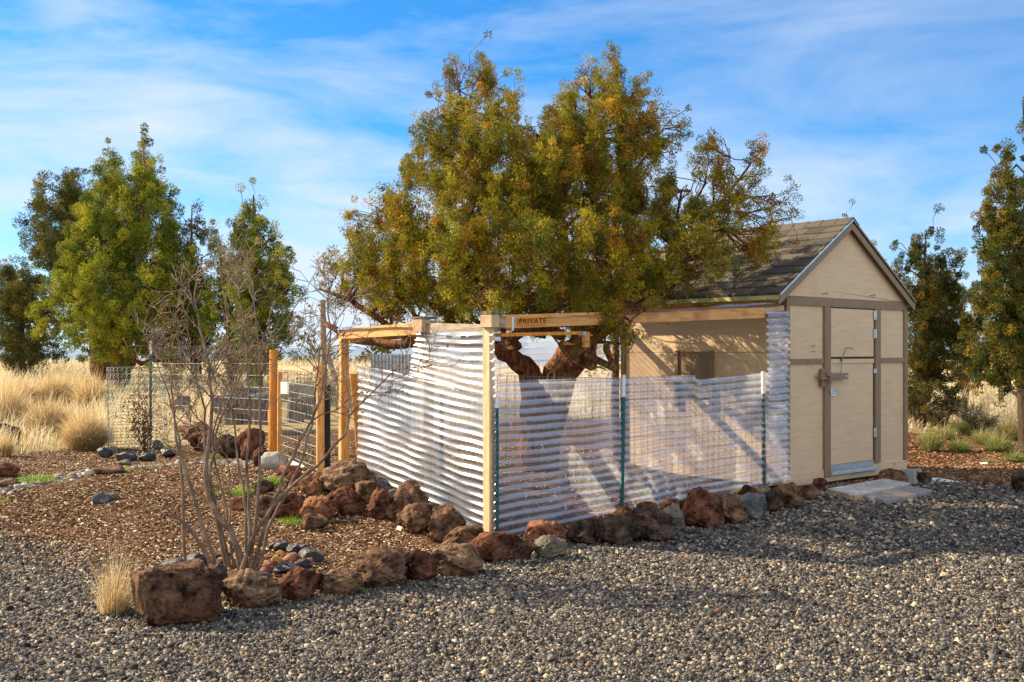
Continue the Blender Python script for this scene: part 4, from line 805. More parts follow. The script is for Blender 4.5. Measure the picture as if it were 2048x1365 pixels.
main = tree('old_juniper', 'old twisted juniper with orange berries growing up through the pen', 1088, 12.0,
    [[(1070, 930, .22, 0, .0), (1072, 850, .18), (1082, 790, .17), (1092, 760, .165)],
     [(1085, 775, .17), (1120, 745, .185), (1152, 708, .175), (1168, 675, .15), (1162, 645, .12), (1150, 600, .09), (1130, 520, .07), (1120, 420, .055), (1160, 300, .035), (1215, 160, .015)],
     [(1150, 700, .10), (1185, 680, .075), (1215, 658, .06, -.1), (1238, 640, .05, -.2), (1290, 590, .05, -.2), (1360, 500, .038, -.1), (1430, 420, .024), (1500, 330, .012)],
     [(1160, 668, .08), (1210, 560, .06, .3), (1240, 420, .04, .3), (1238, 260, .025, .1), (1235, 120, .008)],
     [(1080, 778, .13), (1058, 742, .125), (1022, 712, .10, -.1), (985, 694, .07, -.2), (930, 686, .055, -.3), (850, 688, .06, -.2), (780, 690, .05, 0), (700, 678, .045, .2), (650, 648, .03, .3)],
     [(1130, 672, .06), (1100, 660, .06), (1060, 655, .045, -.1), (1020, 648, .03, -.2), (960, 600, .03, -.2), (880, 520, .022), (800, 420, .01)],
     [(1020, 703, .045, -.1), (1008, 680, .035), (1005, 640, .03), (985, 540, .04), (960, 400, .035), (935, 280, .022), (910, 130, .007)],
     [(830, 688, .04, -.1), (760, 640, .035), (700, 600, .028), (638, 578, .012)], [(1155, 650, .07, .4), (1170, 560, .05, .8), (1280, 470, .03, .9), (1400, 430, .015, .6)]],
    MAIN, 190, .060, 2.1, OLIVE, (5, 6, 5, 3, 2.2, 1.6), 72, .023, .0050, .15, barkm=bark, hole=.36, group=None, br=.5, fill=.3)
# a dry split stub and loose bark on the trunk
mb = MB()
for k in range(26):
    u = random.random(); a = P(1090 + 70 * u, 765 - 60 * u, 12.0) + np.array((0, -.15, 0)) + rng.normal(0, .02, 3); mb.tube([a, a + np.array((.03, -.01, .06)) + rng.normal(0, .02, 3), a + np.array((.10, -.01, .16)) + rng.normal(0, .03, 3)], [.014, .011, .003], 5)
mb.build('loose_bark', noise_mat('pale_split_wood', [(.3, (.25, .12, .05)), (.7, (.55, .36, .18))], scale=12, stretch=(3, 3, 1)), main)

tree('dark_juniper', 'dark juniper leaning left, behind the green one at the left', 215, 31, [[(215, 770, .35), (190, 640, .28), (160, 500, .18), (150, 400, .08), (145, 340, .03)], [(165, 520, .1), (110, 470, .06), (60, 440, .03)]],
    [(145,345,22,20),(90,380,20,18),(150,390,38,28),(60,442,22,16),(110,430,38,28),(60,480,18,16),(120,480,42,28),(170,420,28,28),(90,502,32,20),(110,532,38,16),(175,470,30,40),(140,560,30,20)], 3.2, .26, 2.2, DARK, (3, 3, 2, 2), 60, .12, .03, .3)
tree('green_juniper', 'large bright green juniper with several reddish trunks left of the garden', 215, 28, [[(212, 785, .30), (196, 735, .26), (190, 690, .26), (200, 600, .2), (228, 480, .14), (226, 340, .05)], [(228, 770, .22), (242, 700, .2), (250, 600, .17), (285, 450, .10), (288, 280, .03)], [(245, 735, .16), (215, 690, .14), (192, 620, .12), (180, 540, .06)], [(250, 760, .14), (262, 660, .12), (300, 560, .08), (340, 460, .03)]],
    [(285,285,10,20),(291,330,24,18),(287,308,20,14),(288,350,28,18),(225,330,36,22),(215,370,36,28),(300,370,36,28),(332,402,22,16),(270,400,56,38),(200,430,46,38),(340,432,22,18),(230,480,66,42),(310,460,46,38),(170,482,36,32),(340,500,26,32),(150,540,46,38),(220,560,76,46),(300,550,56,46),(120,600,46,32),(108,640,44,22),(190,630,66,38),(270,630,56,38),(200,678,56,18),(285,700,40,16),(250,690,40,14),(350,720,30,14),(330,600,36,46),(330,680,28,22),(368,540,26,46),(360,620,32,46)],
    3.0, .25, 2.6, GREEN, (4, 4, 3, 3, 2), 62, .12, .028, .3, barkm=bark)
tree('bushy_juniper', 'olive bushy juniper with bare lower trunk at the left edge', 38, 36, [[(38, 760, .3), (38, 690, .26), (36, 600, .15), (30, 540, .05)]],
    [(20,545,46,24),(62,560,38,24),(60,592,46,28),(18,610,46,32),(80,640,28,22),(20,680,46,22),(78,695,46,13),(30,716,46,10),(100,600,14,16)], 2.2, .30, 2.5, [(.12, .115, .02), (.17, .125, .022), (.07, .09, .025), (.05, .075, .03)], (3, 2, 2, 2), 60, .15, .036, .3)
tree('slim_juniper', 'slim grey green juniper spire between the two left junipers', 388, 30, [[(392, 760, .2), (390, 620, .15), (383, 500, .08), (384, 410, .02)]],
    [(385,422,12,18),(380,462,20,22),(405,460,10,8),(412,452,8,10),(385,510,22,28),(400,570,28,38),(400,640,28,38),(430,500,18,16),(395,700,30,22),(360,690,24,24)], 3.0, .24, 1.4, [(.08, .09, .035), (.10, .09, .04), (.06, .075, .025)], (3, 2, 2), 55, .12, .028, .2)
tree('conical_juniper', 'conical green juniper standing alone behind the bare shrub', 505, 26, [[(510, 760, .24), (508, 650, .2), (505, 520, .12), (507, 390, .03)], [(470, 740, .12), (455, 620, .09), (440, 500, .04)]],
    [(507,393,12,16),(505,436,26,26),(480,440,14,12),(500,482,38,28),(550,480,16,22),(440,490,22,22),(500,530,52,32),(556,520,26,32),(560,570,32,28),(450,550,32,32),(500,590,56,38),(597,578,12,30),(592,625,18,18),(440,620,36,38),(500,650,56,32),(560,640,32,28),(500,700,44,22),(550,700,30,18),(450,700,34,22),(510,728,40,12)], 3.2, .22, 2.0, GREEN, (3, 5, 4, 2, 3), 60, .11, .026, .25)
tree('shady_juniper', 'dark juniper standing right of the shed', 1845, 20.5, [[(1838, 870, .17), (1840, 760, .15), (1845, 620, .10), (1852, 470, .02)], [(1850, 700, .06), (1890, 620, .05), (1925, 530, .02)]],
    [(1850,458,14,15),(1873,470,15,12),(1850,490,26,22),(1800,503,12,12),(1812,530,25,18),(1862,540,36,26),(1902,530,26,20),(1845,590,36,32),(1902,590,36,30),(1840,650,28,38),(1892,660,38,38),(1840,720,28,32),(1882,740,38,28),(1920,700,22,28),(1850,790,32,18),(1902,800,28,13),(1820,800,20,30)], 7.5, .16, 1.5, [(.08, .085, .018), (.10, .09, .02), (.17, .12, .02), (.05, .065, .022)], (3, 3, 2, 3), 70, .08, .02, .2, hole=.2)
tree('edge_juniper', 'tall sunlit juniper cut off by the right edge of the picture', 2035, 17, [[(2060, 850, .2), (2050, 700, .17), (2040, 500, .1), (2010, 320, .02)], [(2075, 600, .1), (2060, 400, .06), (2046, 210, .02)]],
    [(2010,308,12,12),(1990,340,18,16),(1977,388,18,12),(2022,380,24,26),(2002,430,32,26),(1952,440,15,9),(2034,450,26,26),(1992,490,36,26),(2046,510,26,26),(1987,550,36,32),(2046,570,32,32),(1972,600,32,22),(2025,640,42,32),(1992,690,46,28),(2048,720,32,32),(2045,222,9,9),(2048,256,9,6),(2080,480,40,60),(2090,600,50,60),(2080,350,30,50),(1950,650,28,26),(1960,728,26,14),(2010,760,30,16)], 9, .15, 1.6, [(.10, .11, .02), (.15, .14, .025), (.24, .17, .025), (.06, .08, .02)], (4, 4, 2, 3), 70, .08, .02, .2, hole=.2)
tree('orange_juniper', 'small orange tinged juniper between the two right junipers', 1935, 27, [[(1930, 790, .12), (1932, 700, .1), (1928, 620, .04)]],
    [(1925,625,16,18),(1940,655,26,22),(1918,690,22,26),(1945,710,26,22),(1925,745,28,20),(1965,750,18,14)], 5, .2, 1.2, [(.24, .13, .02), (.15, .11, .02), (.09, .085, .02)], (3, 3, 2), 55, .1, .025, .2)
tree('hidden_juniper', 'juniper whose thin tip just shows above the shed ridge', 1693, 24, [[(1694, 760, .15), (1694, 600, .1), (1693, 425, .01)]],
    [(1693,424,5,6),(1694,438,8,6),(1694,470,14,20),(1694,520,25,30),(1694,600,45,50),(1700,690,55,40)], 2.5, .12, 1.2, OLIVE, (3, 3, 3, 2, 1, 1), 45, .06, .02, .2)
tree('hidden_juniper', 'juniper whose top pokes out over the right roof slope', 1750, 26, [[(1755, 760, .15), (1752, 600, .1), (1748, 500, .01)]],
    [(1748,497,5,8),(1757,525,14,16),(1760,570,24,26),(1765,650,40,50)], 2.5, .14, 1.0, OLIVE, (3, 3, 3, 2, 1, 1), 45, .08, .02, .2)
# low scrub beyond the field
scr = []
for px, py, rx, ry in ((150,712,40,16),(95,722,45,10),(10,728,30,9),(300,722,30,14),(600,728,26,12),(640,720,14,10),(650,700,8,20),(720,716,30,18),(700,728,30,10),(760,722,20,12),(450,722,50,14),(820,728,30,10),(1180,720,50,14),(1960,742,30,14),(2030,752,30,12),(1240,722,30,14),(880,722,40,12),(960,722,40,12)): scr.append((px, py, rx, ry))
T_, R_, K_, _ = lobes_to_tufts(scr, 66, .55, .55, 3, DARK + [(.12, .10, .03)], (3, 3, 2, 2, 2), .2)
T_[:, 2] = np.maximum(T_[:, 2], terrain(T_[:, 0], T_[:, 1]))
tag(tufts_to_mesh('distant_scrub', T_, R_, K_, 45, .3, .07), kind='stuff')

# ---------------- grass
def blades(name, base, h, lean, wd, colr, parent=None, origin=None, seg=3, droop=.5, mat=None, kind=None):
    """base (n,3), h (n), lean (n,2)"""
    n = len(base); a = rng.uniform(0, 2 * np.pi, n); s = np.stack([np.cos(a), np.sin(a), 0 * a], -1)
    V = []
    for k in range(seg + 1):
        u = k / seg; c = base + np.concatenate([lean * (u ** 1.6)[..., None] if not np.isscalar(u) else lean * u ** 1.6, (h * (u - droop * u ** 3 * np.clip(np.linalg.norm(lean, axis=1) / (h + 1e-6), 0, 1)))[:, None]], 1)
        w_ = wd * (1 - .85 * u); V += [c - s * w_[:, None], c + s * w_[:, None]]
    V = np.stack(V, 1).reshape(-1, 3); k = np.arange(n)[:, None] * (2 * (seg + 1)); f = []
    for j in range(seg): f.append(np.stack([k[:, 0] + 2 * j, k[:, 0] + 2 * j + 1, k[:, 0] + 2 * j + 3, k[:, 0] + 2 * j + 2], -1))
    return mesh_from(name, V, np.concatenate(f), mat or grassm, parent, origin=origin, color=np.repeat(colr, 2 * (seg + 1), 0))
STRAW = [(.62, .47, .24), (.74, .62, .38), (.52, .36, .15), (.80, .72, .52), (.40, .30, .15)]
def clump(px, py, wpx, hpx, n, label, pal=STRAW, wts=(4, 4, 3, 2, 2), name='grass_clump', cat='grass clump', group='dry bunch grasses', spread=1.0, wd=.0028, straight=.3):
    g = ground_at(px, py); s = g[1] / F; rad = wpx * s / 2; h = hpx * s
    a = rng.uniform(0, 2 * np.pi, n); q = np.sqrt(rng.uniform(0, 1, n)); br_ = rad * .38
    b = np.stack([g[0] + br_ * q * np.cos(a), g[1] + br_ * q * np.sin(a)], -1); z = terrain(b[:, 0], b[:, 1]) - .01
    hh_ = h * np.clip(rng.normal(.82, .24, n), .3, 1.5) * (1 - .25 * q); ln = np.stack([np.cos(a), np.sin(a)], -1) * (rad * .85 * spread * q * rng.uniform(.5, 1.2, n))[:, None] + rng.normal(0, rad * .12 * (1 + straight), (n, 2)) + np.array((.10, -.02)) * h
    o = blades(name, np.column_stack([b, z]), hh_, ln, wd * (g[1] / 10) * rng.uniform(.6, 1.3, n), pick(pal, wts, n, .25), origin=g)
    return tag(o, label, cat, group)
for px, py, w_, h_, n, lab in (
    (170, 900, 130, 85, 5200, 'round golden grass clump right beside the wire cage'),
    (95, 872, 130, 80, 4200, 'shaggy straw grass clump left of the golden one by the cage'),
    (15, 868, 100, 100, 3600, 'pale leaning grass clump at the left edge of the yard'),
    (185, 822, 120, 75, 3600, 'darker orange grass clump under the green juniper'),
    (110, 812, 130, 70, 3600, 'tall blond grass clump in the middle of the left field'),
    (45, 815, 120, 60, 3200, 'low blond grass clump at the left of the field'),
    (8, 915, 50, 50, 800, 'small greyish grass clump at the far left beside the mulch')):
    clump(px, py, w_, h_, n, lab)
clump(228, 1228, 130, 150, 420, 'wispy dry grass standing left of the big boulder', spread=.9, wd=.0024, straight=1.2)
clump(236, 1228, 60, 45, 500, 'short green and straw grass at the foot of the big boulder', pal=[(.3, .36, .06), (.55, .45, .2)], wts=(2, 2), spread=1.1, wd=.0028, group=None)
for px, py, w_, h_, n, lab in (
    (1862, 905, 60, 50, 900, 'dry grass tuft with green base right of the shed'),
    (1918, 905, 70, 35, 900, 'green grass tuft on the edge of the right mulch'),
    (1995, 905, 90, 45, 1200, 'broad pale green grass tuft at the right'),
    (2030, 925, 60, 30, 700, 'low green grass tuft at the right edge'),
    (1925, 870, 70, 40, 900, 'grey dry tuft below the right sagebrush')):
    clump(px, py, w_, h_, n, lab, pal=[(.20, .26, .06), (.32, .36, .12), (.5, .42, .2), (.14, .2, .05)], wts=(3, 3, 2, 2), group='green grass tufts right of the shed')
for px, py, w_, h_, n, lab in (
    (1890, 880, 60, 34, 700, 'dry tuft right at the foot of the shady juniper'),
    (1965, 890, 80, 40, 900, 'mixed green and straw tuft between two green ones at the right'),
    (2020, 880, 80, 50, 1000, 'taller straw tuft at the right edge of the field'),
    (1845, 888, 40, 26, 500, 'small grass tuft nearest to the shed wall'),
    (1980, 925, 50, 14, 350, 'flat grass patch on the right mulch')):
    clump(px, py, w_, h_, n, lab, pal=[(.22, .26, .07), (.36, .36, .14), (.55, .46, .24), (.18, .22, .06)], wts=(2, 3, 4, 2), group='green grass tufts right of the shed')
# field of dry grass
n = 150000; y = 13 * (90 / 13) ** (rng.uniform(0, 1, n)); x = rng.uniform(-1, 1, n) * .50 * y
gwn = .5 + .5 * lown(x * .9, y * .45)
k = (rng.uniform(0, 1, n) < dry_w(x, y) * (.35 + .65 * gwn)) & ~((x > -5.2) & (x < 0) & (y < 24))
x, y, gwn = x[k], y[k], gwn[k]; n = len(x); h = (.20 + .30 * gwn) * np.exp(rng.normal(0, .25, n)) * (1 + .25 * (y > 30)); print('field', n)
ln = rng.normal(0, .12, (n, 2)) * h[:, None] * 2 + np.array((.12, -.03)) 
cl = pick([(.66, .55, .33), (.78, .70, .50), (.56, .42, .2), (.36, .36, .16), (.84, .78, .62)], (4, 4, 2, 1.2, 2), n, .2)
tag(blades('dry_grass', np.column_stack([x, y, terrain(x, y) - .02]), h, ln, .0016 * (y / 4) ** .9 * rng.uniform(.7, 1.3, n), cl, seg=2), kind='stuff')
# small green tufts
def succulent(px, py, wpx, hpx, label, pal, n=260, kind_='ground plant', name='green_plant', group='low green plants in the yard', blade=True):
    g = ground_at(px, py); s = g[1] / F; rad = wpx * s / 2; h = hpx * s; a = rng.uniform(0, 2 * np.pi, n); q = np.sqrt(rng.uniform(0, 1, n)); X = g[0] + rad * q * np.cos(a); Yv = g[1] + rad * 1.0 * q * np.sin(a)
    b = np.column_stack([X, Yv, terrain(X, Yv) - .004])
    o = blades(name, b, h * rng.uniform(.5, 1.1, n) * (1 - .4 * q), rng.normal(0, h * .55, (n, 2)), (.0035 if blade else .008) * np.ones(n), pick(pal, [1] * len(pal), n, .3), origin=g)
    return tag(o, label, kind_, group)
YG = [(.30, .42, .04), (.45, .50, .05), (.16, .30, .06), (.22, .36, .12)]
succulent(70, 962, 80, 16, 'wide bright green succulent patch at the left by the pebbles', YG + [(.35, .45, .35)], 900, blade=False)
succulent(232, 941, 62, 12, 'bright green succulent patch behind the flat stone', YG + [(.35, .45, .35)], 600, blade=False)
for px, py, w_, h_, n, lab in ((300, 932, 24, 8, 160, 'small yellow green tuft below the wire cage'), (10, 1005, 26, 10, 150, 'small green tuft at the left edge'), (160, 912, 14, 8, 60, 'tiny green tuft below the golden clump'),
    (430, 918, 34, 16, 260, 'green tuft in front of the dark garden rocks'), (485, 990, 34, 30, 300, 'yellow green grass tuft beside an orange rock'), (545, 968, 40, 26, 420, 'fresh green tuft behind the shrub stems'), (438, 988, 30, 10, 120, 'flat green tuft left of the orange rock'),
    (590, 1045, 65, 20, 520, 'green grass in front of the dark red rock'), (660, 1045, 24, 10, 100, 'small green tuft between two brown rocks'), (735, 1188, 40, 14, 240, 'thin green grass between the row rocks'), (1035, 1112, 28, 16, 180, 'green grass at the right of the rounded red boulder'),
    (660, 1200, 40, 16, 220, 'grey dry grass in front of the tan row rock'), (1118, 1062, 40, 10, 160, 'mossy green patch on top of the pointed red rock'), (215, 1050, 26, 6, 60, 'faint green tuft in the middle of the mulch'), (310, 1015, 26, 8, 70, 'olive tuft left of the shrub'), (135, 978, 26, 8, 60, 'olive tuft near the pebbles'), (170, 985, 24, 9, 60, 'yellowish tuft right of the olive one near the pebbles'), (1145, 1090, 26, 12, 100, 'dry pale tuft between the rocks of the front row'), (440, 960, 24, 8, 60, 'small yellow green tuft at the shrub stems')):
    if 'mossy' in lab: continue
    succulent(px, py, w_, h_, lab, YG if 'dry' not in lab else STRAW, n, name='grass_tuft', kind_='grass tuft', group='small green tufts')
# ---------------- sagebrush at the right
def bush(px, py, wpx, hpx, label, pal, n, twc=(.2, .17, .13), name='sagebrush'):
    g = ground_at(px, py); s = g[1] / F; t = thing(name, label, 'bush', g); mb = MB(); tips = []
    for k in range(34):
        a = random.uniform(0, 6.28); r_ = wpx * s / 2 * random.uniform(.4, 1); tip = g + np.array((math.cos(a) * r_, math.sin(a) * r_, hpx * s * random.uniform(.5, 1))); pts, rs = limb(g, tip, .012, .003, 4, .3, .05); mb.tube(pts, rs, 4, c=twc); tips.append(tip)
        for j in range(3): q = tip + rng.normal(0, .08, 3); mb.tube([pts[3], q], [.004, .002], 3); tips.append(q)
    mb.build('stems', stem_m, t, color=True); tips = np.array(tips)
    tufts_to_mesh('leaves', tips, np.full(len(tips), .05), pick(pal, [1] * len(pal), len(tips), .2), n, .03, .007, t); return t
bush(1942, 862, 55, 55, 'small round grey green sagebrush at the right field edge', [(.18, .18, .12), (.24, .23, .17)], 6)
bush(1880, 860, 70, 50, 'dark scrubby bush at the foot of the shady juniper', [(.07, .08, .03), (.12, .11, .05)], 12)
bush(1960, 872, 60, 40, 'low olive bush in the right grass', [(.12, .12, .05), (.2, .18, .1)], 10)
# reddish shrub in the cage
t = thing('caged_shrub', 'young shrub with dry reddish brown leaves inside the wire cage', 'shrub', (cx_ + .12, cy_, cz_)); mb = MB(); tips = []
for k in range(16):
    tip = np.array((cx_ + random.uniform(-.1, .32), cy_ + random.uniform(-.2, .2), cz_ + random.uniform(.3, .8))); pts, rs = limb((cx_ + .12, cy_, cz_ - .02), tip, .008, .003, 5, .3, .02); mb.tube(pts, rs, 5); tips += pts[2:]
    for j in range(4): q = pts[random.randint(2, 5)]; e = q + rng.normal(0, .09, 3); mb.tube([q, e], [.004, .002], 3); tips.append(e)
mb.build('stems', noise_mat('red_stems', [(.3, (.10, .035, .025)), (.7, (.2, .08, .05))], scale=20), t); tips = np.array(tips)
tufts_to_mesh('leaves', tips, np.full(len(tips), .06), pick([(.16, .05, .035), (.24, .10, .06), (.12, .05, .03)], [1, 1, 1], len(tips), .2), 7, .03, .009, t)

# ---------------- bare multi-stemmed shrub
SB_ = ground_at(470, 1140); SY = SB_[1]
sh = thing('bare_shrub', 'leafless many-stemmed shrub with pale grey twigs inside a ring of black stones', 'shrub', SB_)
STEMS = [  # px,py paths with depth offsets in metres
 ([(430,1140),(405,1095),(372,1050),(340,1025),(326,1010)], .016, -.10),
 ([(432,1135),(412,1075),(392,1010),(372,945),(352,880),(345,800),(342,740)], .015, -.05),
 ([(372,1050),(366,985),(360,920),(352,850),(338,790),(318,740)], .011, .0),
 ([(455,1135),(440,1075),(425,1000),(412,940),(408,880),(410,820),(392,760),(360,715),(330,680)], .012, .1),
 ([(490,1130),(468,1080),(440,1040),(418,1000),(410,950),(418,880),(425,800),(418,730),(400,660),(388,600)], .019, .0),
 ([(470,1135),(462,1075),(462,1010),(460,950),(455,915),(440,890)], .009, .15),
 ([(485,1130),(500,1080),(497,1020),(494,960),(498,880),(500,800),(495,740),(490,660),(480,600)], .013, .1),
 ([(500,1125),(508,1070),(515,1010),(520,940),(522,880),(520,800),(520,720),(512,640),(505,570)], .012, -.05),
 ([(505,1125),(528,1060),(548,1000),(566,950),(600,880),(640,800),(652,730),(662,660),(655,600)], .014, .05),
 ([(480,1130),(505,1075),(535,1030),(570,985),(610,950),(650,915),(690,870),(700,830),(740,790),(790,740)], .014, -.12),
 ([(515,1120),(535,1060),(560,1010),(585,960),(610,900),(625,850),(630,780),(640,700),(672,640)], .012, .12),
 ([(478,1132),(470,1090),(455,1040),(445,985),(430,930),(425,870),(445,800),(470,740),(480,680),(500,620)], .010, .2),
 ([(495,1128),(492,1060),(488,1000),(478,940),(470,860),(462,790),(455,700),(452,620),(440,540)], .010, .25),
 ([(462,1135),(448,1080),(432,1020),(420,960),(432,900),(440,840),(470,770),(520,700),(560,660),(600,600)], .011, .18)]
tot = 0
def grow(mb, p, d, ln, r, depth, leaves):
    global tot
    seg = 3; pts = [p]; q = p
    for k in range(seg):
        d = d + rng.normal(0, .22, 3) + UP * .10; d /= np.linalg.norm(d); q = q + d * ln / seg; pts.append(q)
    g_ = .75 + .5 * random.random(); warm = random.random() < .25
    mb.tube(pts, list(np.linspace(r, r * .6, seg + 1)), 4 if depth < 2 else 5, cap=False, c=(g_ * (1.15 if warm else 1), g_ * .97, g_ * (.68 if warm else .93))); tot += 1
    if depth <= 0:
        if random.random() < .13: leaves.append(q)
        return
    for k in range(1, seg + 1):
        for j in range(1 if random.random() < .72 else 2):
            a = rng.normal(0, 1, 3); a -= d * a.dot(d); a /= np.linalg.norm(a); nd = d * .62 + a * random.uniform(.5, .95); grow(mb, pts[k], nd / np.linalg.norm(nd), ln * random.uniform(.5, .8), max(.0027, r * .7), depth - 1, leaves)
for path, r0, dz in STEMS:
    r0 *= 1.2
    mb = MB(); leaves = []; n = len(path); pts = []
    for k, (x, y) in enumerate(path):
        u = k / (n - 1); Yk = SY + dz * (.3 + 1.6 * u); pts.append(P(x, y, Yk))
    pts[0][2] = min(pts[0][2], gz(pts[0][0], pts[0][1]) - .02)
    fine = []; rf = []
    for k in range(n - 1):
        for u in (0, .5): fine.append(pts[k] * (1 - u) + pts[k + 1] * u + (rng.normal(0, .006, 3) if u else 0)); rf.append(r0 * (1 - .72 * (k + u) / (n - 1)))
    fine.append(pts[-1]); rf.append(r0 * .28); mb.tube(fine, rf, 8, c=(.85, .82, .80))
    if n > 5:
        for k in range(int(len(fine) * .54), len(fine)):
            if random.random() < .25: continue
            for j in range(1 if random.random() < .7 else 2):
                d = fine[min(k, len(fine) - 1)] - fine[k - 1]; d /= np.linalg.norm(d); a = rng.normal(0, 1, 3); a[1] *= .8; a -= d * a.dot(d); a /= np.linalg.norm(a); nd = d * .6 + a * .75 + UP * .15
                grow(mb, fine[k], nd / np.linalg.norm(nd), random.uniform(.15, .30), min(.0060, rf[k] * .62), 2, leaves)
        d = fine[-1] - fine[-2]; grow(mb, fine[-1], d / np.linalg.norm(d), .22, rf[-1], 2, leaves)
    o = mb.build('stem', stem_m, sh, smooth_=False, color=True)
    if leaves:
        Lp = np.array(leaves); tufts_to_mesh('dry_leaves', Lp, np.full(len(Lp), .02), pick([(.17, .085, .04), (.26, .15, .07), (.13, .08, .05)], [1, 1, 1], len(Lp)), 3, .022, .007, sh)
print('twigs', tot)
mb = MB(); leaves = []
# ------------------------------------------------------------------ rocks
import bmesh
def ico(sub):
    bm = bmesh.new(); bmesh.ops.create_icosphere(bm, subdivisions=sub, radius=1); V = np.array([v.co[:] for v in bm.verts]); Fc = np.array([[v.index for v in f.verts] for f in bm.faces]); bm.free(); return V, Fc
ICO = {3: ico(3), 4: ico(4), 5: ico(5)}
def vnoise(p, seed):
    """cheap smooth noise from rotated sines"""
    r = np.random.default_rng(seed); s = 0
    for k in range(4):
        f = 1.5 * 1.8 ** k; A_ = r.normal(0, 1, (3, 3)); s = s + np.prod(np.sin(f * p @ A_.T * .8 + r.uniform(0, 6, 3)), axis=1) / 1.45 ** k
    return s
seed_ = [100]
def rock(px, y0, y1, w_, kind, label, name='lava_rock', sub=4, lump=.16, boxy=0.0, dY=0.0, group='lava rocks edging the yard', cat='rock', yaw=None, depth_=None, lift=None, planes=7):
    w_ *= 1.14; y0 -= (y1 - y0) * .10; y1 += (y1 - y0) * .03
    seed_[0] += 1; r = np.random.default_rng(seed_[0]); g = ground_at(px, y1 - (y1 - y0) * .10)
    Y = g[1] + dY; base = gz((px - CX) / F * Y, Y) if lift is None else CH - (y1 - HZ) / F * Y
    s = Y / F; W_ = w_ * s / 2; H = (y1 - y0) * s; Dp = depth_ or W_ * r.uniform(.75, 1.0)
    V, Fc = ICO[sub]; V = V.copy(); N_ = V / np.linalg.norm(V, axis=1)[:, None]
    if boxy: V = np.sign(N_) * np.abs(N_) ** (1 - boxy); V /= np.abs(V).max()
    # chip flat facets off the lump
    for k in range(planes):
        d = r.normal(0, 1, 3); d[2] *= .7; d /= np.linalg.norm(d); lim = r.uniform(.55, .82) if not boxy else r.uniform(.85, 1.05); e = V @ d - lim; V = V - np.where(e > 0, e * .9, 0)[:, None] * d
    V = V * (1 + lump * vnoise(N_ * 1.1, seed_[0])[:, None] + .05 * vnoise(N_ * 4.2, seed_[0] + 7)[:, None])
    if sub >= 4:
        V = V * (1 + .03 * vnoise(N_ * 9, seed_[0] + 3)[:, None]); pit = vnoise(N_ * 17, seed_[0] + 5); V = V * (1 - .035 * np.clip(pit - .25, 0, .8)[:, None])
    a = yaw if yaw is not None else r.uniform(0, 6.28); ca, sa = math.cos(a), math.sin(a)
    V = V @ np.array(((ca, sa, 0), (-sa, ca, 0), (0, 0, 1)))
    mn, mx = V.min(0), V.max(0); V = (V - (mn + mx) / 2) / ((mx - mn) / 2)
    V = V * np.array((W_, Dp, H * .56)); V[:, 2] += H * .44
    V[:, 2] = np.maximum(V[:, 2], -.03)
    Xc = (px - CX) / F * Y; yc = Y + Dp * .55; V = V + np.array((Xc * yc / Y if False else Xc, yc, base))
    o = mesh_from(name, V, Fc, RK[kind], origin=(Xc, yc, base), smooth_=True)
    return tag(o, label, cat, group)
rock(340, 1156, 1259, 182, 'boulder', 'largest boulder, a big square-edged brown block at the near end of the row', sub=5, boxy=.55, lump=.07, yaw=.35, planes=4, depth_=.26, group=None, name='boulder', cat='boulder')
